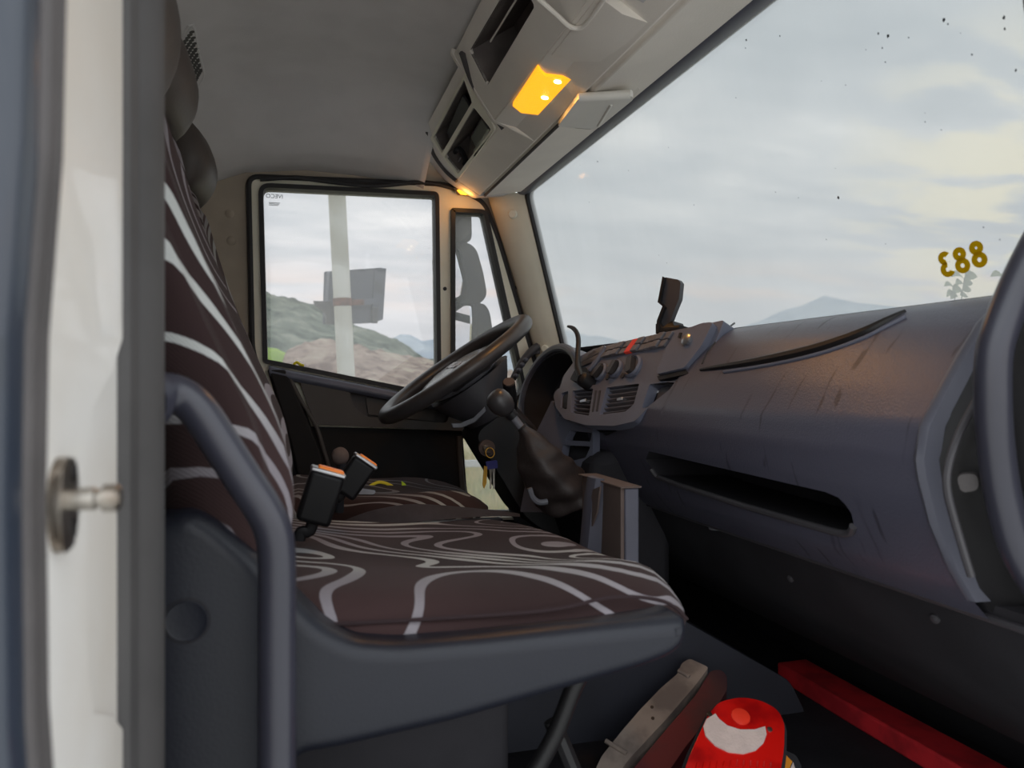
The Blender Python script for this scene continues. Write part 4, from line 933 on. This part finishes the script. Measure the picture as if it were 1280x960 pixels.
def headrest(y, z, w_, h, xf, m, parent, lean=.12):
    rings = []; n = 12
    for k in range(n+1):
        s = k/n; zz_ = z+h*(s-.5)
        bul = math.sin(math.pi*min(1, max(0, .06+.88*s)))**.6
        hw_ = w_/2*(.62+.38*math.sin(math.pi*(.18+.64*s))); th = .05*bul+.004
        xc = xf-.055-lean*(s-.5)*h-.02*(1-bul)
        rings.append([V((xc+th*(abs(math.cos(a))**.7)*(1 if math.cos(a) > 0 else -1), y+hw_*(abs(math.sin(a))**.6)*(1 if math.sin(a) > 0 else -1), zz_)) for a in [2*math.pi*j/24 for j in range(24)]])
    return O('headrest', loft(rings), m, parent, smooth=70)
def cushion(name, y0, y1, m, parent, z0=-.212, fx=.5, bols=.014, back=-.06, tilt=0.):
    rings = []; n = 30; zb0 = z0
    for k in range(n+1):
        s = k/n; 
        e = min(s, 1-s); z0 = zb0-tilt*s; ins = .030*max(0, 1-e/.06)**2; y = y0+(y1-y0)*s
        zb = (bols if s < .5 else bols*.15)*math.exp(-((e-.14)/.10)**2)-.008*math.exp(-((s-.5)/.2)**2)
        f = fx-.085*max(0, 1-e/.35)**1.6
        if e < .012: y = y0+(.0 if s < .5 else (y1-y0))
        sec = [(back, z0+.02), (back+.10, z0+.008+zb*.4), (.16, z0-.004+zb*.6), (.27, z0-.008+zb*.8), (f-.14, z0-.006+zb), (f-.08, z0-.006+zb*1.2), (f-.035, z0-.018+zb), (f-.008, z0-.045+zb*.4), (f, z0-.050), (f-.014, z0-.066), (f-.06, z0-.080), (.25, z0-.104), (.05, z0-.11), (back, z0-.10)]
        c = V((.2, 0, z0-.06))
        ring = []
        for x, z in sec:
            sx = 1-ins*1.2; sz = 1-ins*14 if ins > 0 else 1
            ring.append(V((c.x+(x-c.x)*sx, y, c.z+(z-c.z)*max(.55, sz))))
        rings.append(ring)
    return O(name, loft(rings), m, parent, smooth=60, sub=1)
ps = thing('passenger_bench', 'double passenger seat in brown fabric with pale wavy stripes', 'seat', (.2, 1.1, -.65))
cu_ = cushion('cushion', .735, 1.50, 'seat_fabric', ps, tilt=.045)
def piping(y, m_, parent, z0=-.212, fx=.5):
    f = fx-.075
    return O('piping', tube(catmull([V((-.02, y, z0-.012)), V((.10, y, z0-.016)), V((.25, y-.002, z0-.018)), V((f-.10, y-.002, z0-.010)), V((f-.04, y, z0-.020)), V((f-.006, y+.012, z0-.045))], 6), .002, 6), m_, parent)
piping(.741, 'pipe_fabric', cu_)
b1 = backrest('backrest', .725, 1.165, -.25, .375, 'seat_fabric', ps)
b2 = backrest('backrest', 1.17, 1.53, -.25, .44, 'seat_fabric', ps, dx=-.016, dz=.0)
headrest(.955, .445, .27, .205, -.124, 'headrest_skin', ps); headrest(1.36, .505, .25, .165, -.145, 'headrest_skin', ps)
# side panel of one piece with its cap, near the open door
SP = [(150, 660), (206, 645), (240, 637), (268, 650), (330, 702), (372, 750), (405, 782), (445, 801), (500, 804), (600, 796), (720, 783), (855, 768), (857, 786), (853, 803), (838, 818), (800, 833), (700, 862), (560, 902), (420, 934), (372, 942), (330, 1010), (330, 1160), (150, 1160)]
O('side_panel', roundprism(rnd(q2(SP, .715), .012, 5), .017, (0, .715, 0), (1, 0, 0), (0, 0, 1), (0, -1, 0), -.045, .012), 'seat_shell', ps, smooth=60)
O('panel_cap', lathe([(.0175, -.002), (.0175, .0012), (.0165, .0022), (.0150, .0016), (.0001, .0022)], PY(233, 776, .703), (0, -1, 0), 30), 'seat_shell', ps)
O('cap_groove', tube([PY(233, 776, .7028)+V((math.cos(a)*.0183, 0, math.sin(a)*.0183)) for a in [2*math.pi*k/30 for k in range(30)]], .0012, 6, closed=True), 'soft_black', ps)
O('seat_pan', slab((-.05, .82, -.345), (.26, 1.48, -.325)), 'soft_black', ps, bevel=.01)
O('far_side_panel', slab((-.05, 1.49, -.345), (.42, 1.515, -.27)), 'seat_shell', ps, bevel=.01)
O('pedestal', slab((-.02, .90, -.65), (.26, 1.26, -.34)), 'soft_black', ps, bevel=.01)
pl_ = O('floor_bracket', box((.30, .98, -.632), (.22, .16, .03)), 'floor_metal', ps, bevel=.004)
for (x, y) in ((.28, .94), (.36, .94), (.33, 1.03)): O('bolt', lathe([(.012, 0), (.012, .008), (.006, .012), (.0001, .012)], (x, y, -.618), (0, 0, 1), 8), 'steel', pl_)
lb = catmull([PY(x, y, .86) for x, y in ((724, 846), (716, 862), (706, 888), (694, 918), (676, 952), (655, 990), (640, 1050))], 5)
O('release_bar', tube(lb, .0105, 12), 'black_plastic', ps, smooth=60)
O('brace', tube([PY(690, 900, .95), PY(725, 985, .93)], .012, 10), 'black_plastic', ps)

ds = thing('driver_seat', 'driver seat in brown striped fabric behind the steering wheel', 'seat', (.2, 1.9, -.65))
cushion('cushion', 1.665, 2.14, 'driver_fabric', ds, z0=-.250, fx=.475, bols=.012, back=-.03)
backrest('backrest', 1.70, 2.14, -.26, .44, 'driver_fabric', ds, dx=-.03, dz=.02)
headrest(1.93, .515, .26, .165, -.162, 'headrest_skin', ds)
O('base', slab((.0, 1.70, -.65), (.42, 2.10, -.385)), 'soft_black', ds, bevel=.02)

# seat belt strap over the far edge of the bench
sb = thing('belt_strap', 'dark seat belt strap lying across the bench cushion', 'seat belt', (.2, 1.47, -.23))
tp = [(372, 686), (410, 662), (450, 644), (485, 635), (520, 631), (570, 634), (620, 639), (650, 643)]
bt = [(375, 694), (415, 676), (455, 664), (490, 657), (525, 652), (570, 648), (620, 645), (650, 646)]
tp3 = catmull([PY(x, y, 1.44-.0002*abs(x-400)*0) for x, y in tp], 4); bt3 = catmull([PY(x, y, 1.415) for x, y in bt], 4)
rings = [[a, b_, b_+V((0, .004, -.001)), a+V((0, .004, .001))] for a, b_ in zip(tp3, bt3)]
O('webbing', loft(rings), 'belt', sb, smooth=60)

# buckles
def buckle(name, c, tilt, s, label, stem_to):
    t_ = thing(name, label, 'seat belt buckle', stem_to, 'seat belt buckles between the seats')
    R = Matrix.Rotation(tilt, 3, 'Y')
    O('body', box(c, (.045*s, .032*s, .068*s), R), 'buckle_black', t_, bevel=.006, seg=3)
    up = R @ V((0, 0, 1)); rt = R @ V((1, 0, 0))
    O('rim', box(c+up*.0355*s, (.046*s, .034*s, .006*s), R), 'silver', t_, bevel=.002)
    O('button', box(c+up*.038*s+rt*.003, (.034*s, .024*s, .007*s), R), 'buckle_orange', t_, bevel=.002)
    lo_ = c-up*.034*s
    O('stem', tube(catmull([lo_+up*.01, lo_-up*.012, (lo_+V(stem_to))/2-V((.006, 0, 0)), V(stem_to)], 4), .008*s, 8, flat=(1, .6)), 'buckle_black', t_)
    return t_
buckle('seat_belt_buckle', PY(400, 622, 1.10), .30, 1.05, 'black belt buckle with wide orange button, on the passenger bench', PY(374, 676, 1.10))
buckle('seat_belt_buckle', PY(442, 597, 1.30), .62, .95, 'black belt buckle with sharply tilted thin orange top, behind the other buckle', PY(415, 625, 1.32))
# small lever by the driver seat, hi-vis cloth
kl = thing('seat_lever', 'small grey paddle lever beside the driver seat', 'lever', PY(424, 605, 1.60))
O('paddle', lathe([(.0001, -.012), (.012, -.011), (.0175, -.004), (.018, .004), (.012, .011), (.0001, .013)], PY(425, 570, 1.60), (.35, -.9, .2), 20), 'card_brown', kl, smooth=60)
O('stem', tube([PY(427, 578, 1.60), PY(426, 592, 1.61), PY(424, 640, 1.62)], .009, 10), 'soft_black', kl)
tag(O('lever_plate', pixprism([(430, 610), (438, 602), (446, 601), (450, 610), (470, 613), (468, 618), (428, 618)], None, (0, 1.64, 0), (-.1, -1, .2), -.03, .0, r=.004), 'hub_grey', bevel=.003), 'pale grey seat adjuster plate beside the driver cushion', 'plate')
tag(O('hivis_strap', tube(catmull([PY(x, y, 1.98) for x, y in ((462, 608), (472, 603), (482, 604), (492, 609))], 5), .004, 8, flat=(1, .5)), 'yellow'), 'thin yellow strap lying behind the driver cushion', 'strap')
tag(O('hivis_tag', pixprism([(502, 601), (506, 604), (513, 613), (503, 613)], None, (0, 2.0, 0), (0, -1, .1), -.004, .0, r=.002), 'hivis', bevel=.001), 'small lime green tag standing behind the driver cushion', 'tag')

# ================================================================== near grab handle and striker
gh = thing('grab_handle', 'thick grey tubular grab handle bent down beside the passenger seat', 'handle', PY(345, 1000, .655))
hp = [PY(x, y, Y) for x, y, Y in ((178, 496, .63), (205, 490, .648), (228, 496, .655), (250, 516, .655), (280, 561, .655), (308, 604, .655), (328, 634, .655), (341, 662, .655), (346, 700, .655), (346, 800, .655), (346, 900, .655), (346, 1010, .655), (346, 1160, .655))]
O('bar', tube(catmull(hp, 6), .0152, 20), 'handle_paint', gh, smooth=60)
O('flange', lathe([(.026, -.004), (.026, .004), (.018, .007)], hp[0], (hp[1]-hp[0]).normalized(), 20), 'handle_paint', gh)
sp = thing('door_striker', 'steel door striker plate with bolt pin on the white jamb', 'striker', (-.10, .412, -.0565))
sx_ = -.1030
O('plate', prism(rnd([(.3905, -.056), (.394, -.041), (.404, -.034), (.418, -.036), (.424, -.046), (.424, -.066), (.416, -.078), (.400, -.079), (.394, -.072)], .004, 3), None, (sx_, 0, 0), (0, 1, 0), (0, 0, 1), (1, 0, 0), -.006, .004), 'steel', sp, bevel=.0015)
for z in (-.043, -.069): O('screw_hole', lathe([(.0001, .0), (.0048, .0), (.0048, .0006), (.0001, .0006)], (sx_+.004, .414, z), (1, 0, 0), 14), 'vent_dark', sp)
O('pin', lathe([(.0055, 0), (.0055, .012), (.0045, .013), (.0045, .015), (.0066, .0155), (.0066, .0215), (.005, .023), (.0001, .023)], (sx_+.003, .406, -.0545), (1, 0, 0), 18), 'steel', sp)
# right windshield pillar handle
rh = thing('pillar_handle', 'large bent grey grab handle at the passenger end of the dashboard', 'handle', PY(1250, 700, .60))
hp = catmull([PY(x, y, .585) for x, y in ((1322, 262), (1300, 300), (1276, 348), (1254, 402), (1243, 440), (1241, 490), (1244, 550), (1254, 620), (1274, 690), (1310, 750))], 6)
O('bar', tube(hp, .0165, 16, flat=(1.05, .95)), 'handle_paint', rh, smooth=60)

# document holder
dh = thing('document_holder', 'grey open holder with brown folders standing by the bench front', 'document holder', (.53, 1.2, -.41))
hz0, hz1 = -.43, -.165
O('case', MB().add(*(lambda m_: (m_.v, m_.f))(slab((.512, 1.115, hz0), (.536, 1.295, hz1)))), 'box_grey', dh, bevel=.003)
O('front_cover', loft([[V((.506, 1.12, z)), V((.508, 1.29, z)), V((.513, 1.29, z)), V((.512, 1.12, z))] for z in (hz0, -.30, hz1+.002)]), 'card_brown', dh, smooth=0)
O('folded_strap', loft([[V((.497-a_, 1.20+d_, z)), V((.493-a_, 1.215+d_, z)), V((.497-a_, 1.238+d_, z)), V((.508, 1.24+d_, z)), V((.508, 1.19+d_, z))] for z, a_, d_ in ((hz0, .01, .02), (-.30, .012, .012), (-.20, .006, .002), (hz1+.006, .0, 0))]), 'box_grey', dh, smooth=40)
O('strap_tongue', pixprism([(743, 612), (752, 608), (748, 640), (738, 668), (730, 672)], None, (.494, 0, 0), (-1, 0, 0), 0, .003), 'card_brown', dh)
O('top_edge', slab((.503, 1.112, hz1), (.539, 1.298, hz1+.003)), 'card_brown', dh, bevel=.001)
tag(O('cup_lid', lathe([(.0001, -.006), (.022, -.006), (.022, .002), (.018, .006), (.0001, .007)], PDASH(900, 652, -.03)+V((0, 0, -.004)), (-.2, 0, 1), 20), 'hub_grey'), 'small grey round lid left on the dashboard shelf', 'lid')

# ================================================================== things on the floor
tag(O('red_bar', loft([[V((1.03+.004*s, y, -.65)), V((1.105+.004*s, y, -.65)), V((1.105+.004*s, y, -.612)), V((1.03+.004*s, y, -.612))] for y, s in ((1.46, 1), (1.25, 0), (.95, 0), (.56, 1))]), 'red_paint', bevel=.004), 'long red painted square bar lying along the footwell', 'bar')
mat('lens_bulb', (236, 60, 40), .3)
tl_ = thing('tail_lamp', 'red tail lamp with white crescent reverse lens lying on the floor', 'tail lamp', (.74, 1.15, -.65))
tn = V((-.12, -.52, .85)).normalized(); t0 = PZ(925, 915, -.525)
LO = [(848, 985), (862, 945), (884, 897), (898, 880), (925, 874), (950, 878), (972, 890), (980, 908), (979, 940), (972, 985), (962, 1005), (862, 1005)]
O('housing', pixprism([(842, 990), (858, 942), (881, 894), (897, 876), (926, 870), (953, 874), (976, 888), (985, 908), (984, 945), (976, 1000), (960, 1012), (852, 1012)], None, t0, tn, -.075, -.006, r=.01), 'soft_black', tl_, bevel=.004)
ln = O('lens', pixprism(LO, None, t0, tn, -.008, .006, r=.012), 'lens_red', tl_, bevel=.004, seg=3)
O('reverse_lens', pixprism([(893, 896), (898, 903), (908, 911), (924, 916), (942, 916), (955, 912), (957, 922), (953, 933), (943, 942), (928, 946), (910, 944), (893, 936), (881, 924), (878, 912), (882, 903)], None, t0, tn, .004, .0085), 'lens_white', ln)
c = PL(925, 899, t0, tn); O('bulb_boss', lathe([(.014, 0), (.014, .0075), (.010, .0085), (.0001, .009)], c, tn, 20), 'lens_bulb', ln)
for k in range(12):
    a = (866+k*9, 958); O('lens_rib', tube([PL(a[0]+6-k*.6, 950+abs(k-6)*.6, t0+tn*.006, tn), PL(a[0]-4, 1000, t0+tn*.006, tn)], .0016, 5), 'lens_red', ln)
for x, y in ((886, 896), (961, 915)): O('screw', lathe([(.004, 0), (.004, .0075), (.0001, .008)], PL(x, y, t0, tn), tn, 10), 'steel', ln)
t2 = thing('tail_lamp', 'dirty old tail lamp with grey housing and dull red lens on its side', 'tail lamp', (.6, 1.1, -.65))
n2_ = V((-.25, -.45, .85)).normalized(); q0 = PZ(835, 890, -.565)
O('housing', pixprism([(847, 842), (852, 829), (862, 823), (886, 834), (868, 858), (830, 902), (785, 950), (768, 975), (755, 985), (744, 962), (752, 945), (776, 915), (800, 887), (826, 860)], None, q0, n2_, -.07, 0, r=.006), 'dirt_grey', t2, bevel=.004)
O('lens', pixprism([(888, 834), (901, 832), (909, 840), (909, 858), (890, 888), (856, 930), (822, 980), (795, 1010), (764, 990), (790, 958), (832, 908), (870, 864)], None, q0, n2_, -.06, -.010, r=.008), 'lens_dirty', t2, bevel=.008, seg=3)
for (a, b_) in (((848, 838), (862, 846)), ((757, 926), (783, 942))): O('rib', tube([PL(*a, q0+n2_*.001, n2_), PL(*b_, q0+n2_*.001, n2_)], .004, 8), 'dirt_grey', t2)
for x, y in ((815, 884), (816, 898)): O('rivet_hole', lathe([(.0001, 0), (.003, 0), (.003, .001), (.0001, .001)], PL(x, y, q0, n2_), n2_, 10), 'vent_dark', t2)
im = thing('indicator_lamp', 'small broken indicator lamp with amber and white lens pieces', 'lamp', PZ(985, 960, -.65))
i0 = PZ(985, 955, -.60); i_n = V((-.3, -.6, .7)).normalized()
O('case', pixprism([(974, 975), (976, 945), (982, 938), (995, 944), (1002, 957), (1000, 990), (976, 990)], None, i0, i_n, -.04, 0, r=.004), 'soft_black', im, bevel=.003)
O('amber_piece', pixprism([(978, 970), (980, 943), (990, 953), (984, 968)], None, i0, i_n, 0, .004), 'amber_lens', im)
O('white_piece', pixprism([(985, 968), (991, 954), (995, 968)], None, i0, i_n, 0, .005), 'lens_white', im)

# ================================================================== outside: mirrors, post, number, sprig
def shell(name, pts, Y, d, m, parent, r=.02, bev=.012): return O(name, pixprism(pts, None, (0, Y, 0), (0, -1, 0), -d, 0, r=r), m, parent, bevel=bev, seg=3)
mr = thing('door_mirror', 'tall grey door mirror unit with several glasses outside the quarter window', 'mirror', PY(590, 440, 2.60))
shell('upper_housing', [(569, 255), (589, 255), (590, 297), (586, 303), (567, 303), (567, 275)], 2.60, .14, 'mirror_shell', mr)
shell('upper_arm', [(553, 300), (561, 293), (569, 290), (572, 306), (556, 308)], 2.62, .05, 'mirror_shell', mr, .008)
shell('main_housing', [(560, 304), (586, 303), (596, 312), (604, 340), (609, 368), (602, 379), (575, 381), (568, 372), (562, 345)], 2.58, .20, 'mirror_shell', mr)
O('main_rim', pixprism([(540, 322), (545, 309), (560, 303), (573, 310), (583, 352), (580, 372), (566, 379), (548, 376), (541, 350)], None, PY(562, 340, 2.56), V((-.5, -.87, 0)), -.03, .0, r=.02), 'soft_black', mr, bevel=.004)
O('main_glass', pixprism([(548, 318), (560, 309), (570, 314), (580, 353), (577, 370), (565, 376), (551, 372)], None, PY(562, 340, 2.55), V((-.88, -.47, 0)), .004, .008, r=.01), 'mirror_glass', mr, smooth=0)
shell('lower_arm', [(580, 372), (600, 372), (602, 392), (582, 392)], 2.60, .06, 'mirror_shell', mr, .006)
shell('lower_housing', [(578, 384), (604, 378), (612, 388), (617, 420), (617, 450), (575, 450)], 2.58, .18, 'mirror_shell', mr)
O('lower_glass', pixprism([(562, 404), (570, 390), (582, 382), (588, 382), (589, 400), (587, 440), (562, 446)], None, PY(575, 415, 2.555), V((-.88, -.47, .02)), -.004, .004, r=.012), 'mirror_glass', mr, smooth=0)
O('lower_rim', pixprism([(560, 400), (569, 387), (582, 379), (591, 380), (591, 402), (589, 444), (560, 450)], None, PY(575, 415, 2.57), V((-.6, -.8, .05)), -.04, -.006, r=.012), 'soft_black', mr)
O('bracket', tube([PY(575, 376, 2.60), PY(566, 392, 2.62), PY(556, 405, 2.40)], .014, 10), 'soft_black', mr)

YP = 6.0
po = thing('sign_post', 'pale painted steel post with a rusty clamp beyond the driver door', 'post', (PY(436, 460, YP).x, YP, GZ))
a, b_ = PY(421, 240, YP), PY(432, 455, YP); dv = (a-b_)/(a.z-b_.z)
O('pole', tube([b_+dv*(GZ-b_.z), b_, a, a+dv*1.6], .066, 20), 'pole_paint', po, smooth=60)
pcz = b_+dv*(PY(428, 378, YP).z-b_.z)
O('clamp', lathe([(.069, -.03), (.072, -.028), (.072, .028), (.069, .03)], pcz, dv, 20), 'rust', po)
O('clamp_strap', box(pcz+V((.10, .06, .01)), (.14, .015, .045)), 'rust', po, bevel=.004)
sg = thing('sign_box', 'grey sign box seen from behind, fixed to the pale post', 'sign', PY(445, 400, YP+.2))
s0_ = PY(440, 370, YP+.12); 
O('shell', pixprism([(412, 339), (470, 336), (482, 336), (478, 400), (462, 404), (412, 406), (408, 395)], None, s0_, V((.12, -1, -.12)), -.16, .0, r=.02), 'sign_shell', sg, bevel=.02, seg=3)
O('front_flange', pixprism([(410, 339), (484, 334), (480, 402), (408, 407)], None, s0_, V((.12, -1, -.12)), -.19, -.15, r=.015), 'sign_shell', sg, bevel=.006)
O('side_cheek', pixprism([(468, 338), (482, 335), (478, 400), (464, 398)], None, s0_, V((.12, -1, -.12)), -.05, .02, r=.01), 'sign_shell', sg, bevel=.006)
for k in range(4): O('louver', pixprism([(468, 351+k*3.4), (477, 356+k*3.4), (477, 357.3+k*3.4), (468, 352.4+k*3.4)], None, s0_, V((.12, -1, -.12)), .02, .024), 'slit', sg, smooth=0)
O('ledge', pixprism([(392, 377), (470, 372), (472, 379), (440, 384), (405, 388), (393, 381)], None, s0_, V((.12, -1, -.12)), -.02, .04, r=.008), 'sign_shell', sg, bevel=.006)
O('arm', pixprism([(392, 376), (412, 377), (418, 390), (418, 406), (407, 405), (407, 392), (393, 382)], None, s0_, V((.12, -1, -.12)), -.02, .045, r=.006), 'mirror_shell', sg, bevel=.005)
O('foot', pixprism([(464, 384), (472, 384), (471, 404), (464, 404)], None, s0_, V((.12, -1, -.12)), -.02, .03), 'mirror_shell', sg, bevel=.004)

# number on the windshield, made to read from outside
nb = thing('number_sticker', 'olive yellow number 883 stuck on the windshield, reversed from inside', 'number', PL(1201, 325, WS0-WSN*.004, WSN))
def digit(ch, c, u2, v2, h):
    nn = u2.cross(v2); w_ = h*.31; mb = MB(); th = h*.112
    for cy, r in ((.245, .24), (-.235, .275)):
        cc = c+v2*(cy*h); R0 = r*h; a0, a1 = (0, 2*math.pi) if ch == '8' else ((-1.75, 2.6) if cy > 0 else (-2.6, 1.75))
        k = 28; pts = []
        for i in range(k+(0 if ch == '8' else 1)):
            a = a0+(a1-a0)*i/k; d = u2*(math.cos(a)*1.12)+v2*math.sin(a)
            pts.append((cc+d*(R0+th*.35), cc+d*(R0-th*1.65)))
        q = len(pts)
        for i in range(q if ch == '8' else q-1):
            (o0, i0_), (o1, i1_) = pts[i], pts[(i+1) % q]; z_ = nn*.0006
            mb.add([o0, o1, i1_, i0_, o0+z_, o1+z_, i1_+z_, i0_+z_], [(0, 1, 2, 3), (7, 6, 5, 4), (0, 4, 5, 1), (2, 6, 7, 3)])
    return mb
for ch, px in (('3', (1182.5, 330)), ('8', (1201, 325)), ('8', (1222, 317.5))):
    c = PL(px[0], px[1], WS0-WSN*.003, WSN); up = V((-.255, 0, 1)).normalized(); rt = V((0, 1, 0)); ang = -.10
    u2 = (rt*math.cos(ang)+up*math.sin(ang)); v2 = (up*math.cos(ang)-rt*math.sin(ang))
    O('digit', digit(ch, c, u2, v2, .0315), 'olive_yellow', nb, smooth=0)
# sprig growing in front of the cab
spg = thing('plant_sprig', 'pale green plant sprig outside the windshield below the yellow number', 'plant', PX(1200, 420, 1.5))
def leaf(a, b_, w_, parent):
    a, b_ = V(a), V(b_); d = (b_-a); s = V((0, 0, 1)).cross(d).normalized(); s = (s*.5+V((0, 0, .8))).normalized()
    n = 6; vs = []
    for k in range(n+1):
        t_ = k/n; c = a+d*t_+V((0, 0, .18*d.length*math.sin(math.pi*t_))); w2 = w_*math.sin(math.pi*min(1, t_*1.02))**.8+.0004
        vs += [c-s*w2, c+V((0, 0, w2*.25)), c+s*w2]
    O('leaf', MB().add(vs, [f for k in range(n) for f in ((3*k, 3*k+1, 3*k+4, 3*k+3), (3*k+1, 3*k+2, 3*k+5, 3*k+4))]), 'leaf', parent, smooth=60)
XS = 1.5
def S(x, y, dx=0.): return PX(x, y, XS+dx)
O('stem', tube(catmull([S(1193, 470), S(1199, 400), S(1203, 365), S(1206, 346)], 5), .0011, 6), 'leaf', spg)
O('stem', tube(catmull([S(1190, 430), S(1193, 380), S(1194, 365), S(1193, 358)], 5), .0011, 6), 'leaf', spg)
for a, b_, w_ in (((1205, 349), (1189, 346), .008), ((1205, 348), (1222, 346), .013), ((1206, 346), (1216, 341), .012), ((1204, 355), (1194, 357), .008), ((1204, 355), (1216, 354), .012), ((1203, 363), (1190, 367), .012), ((1203, 363), (1214, 362), .012), ((1193, 361), (1180, 358), .007), ((1194, 368), (1183, 371), .008), ((1200, 369), (1210, 371), .009), ((1197, 370), (1188, 374), .009)):
    leaf(S(*a), S(*b_, .02), w_*.95, spg)
leaf(S(1258, 350), S(1238, 346, .02), .008, spg)
O('stem', tube(catmull([S(1275, 470), S(1266, 390), S(1258, 350)], 5), .0011, 6), 'leaf', spg)

# specks of dirt on the windshield
mb = MB(); rs = random.Random(3)
for (x, y, r) in [(1048, 247, 2.0), (1103, 60, 1.2), (1110, 45, 2.2), (1098, 42, 1.4), (1180, 25, 2.2), (1185, 30, 1.2), (1255, 22, 2.0), (1256, 36, 1.4), (933, 50, 1.8), (932, 60, 1.0), (975, 45, 1.2), (1270, 88, 1.4), (747, 202, 1.6), (1215, 68, 1.2), (1136, 47, 1.0)]+[(rs.uniform(700, 1270), rs.uniform(10, 330), rs.uniform(.4, .9)) for _ in range(26)]:
    c = PL(x, y, WS0-WSN*.0045, WSN)
    if c.z > .56: continue
    n = 7; q = [c+(wu*math.cos(2*math.pi*k/n)+wv_*math.sin(2*math.pi*k/n)*1.2)*(r*.0010*rs.uniform(.6, 1.1)) for k in range(n)]
    mb.add(q+[p+WSN*.0005 for p in q], [tuple(range(n)), tuple(range(2*n-1, n-1, -1))]+[(k, (k+1) % n, n+(k+1) % n, n+k) for k in range(n)])
tag(O('glass_dirt', mb, 'slit', smooth=0), 'tiny dark specks of dirt on the windshield glass', 'dirt', kind='stuff')
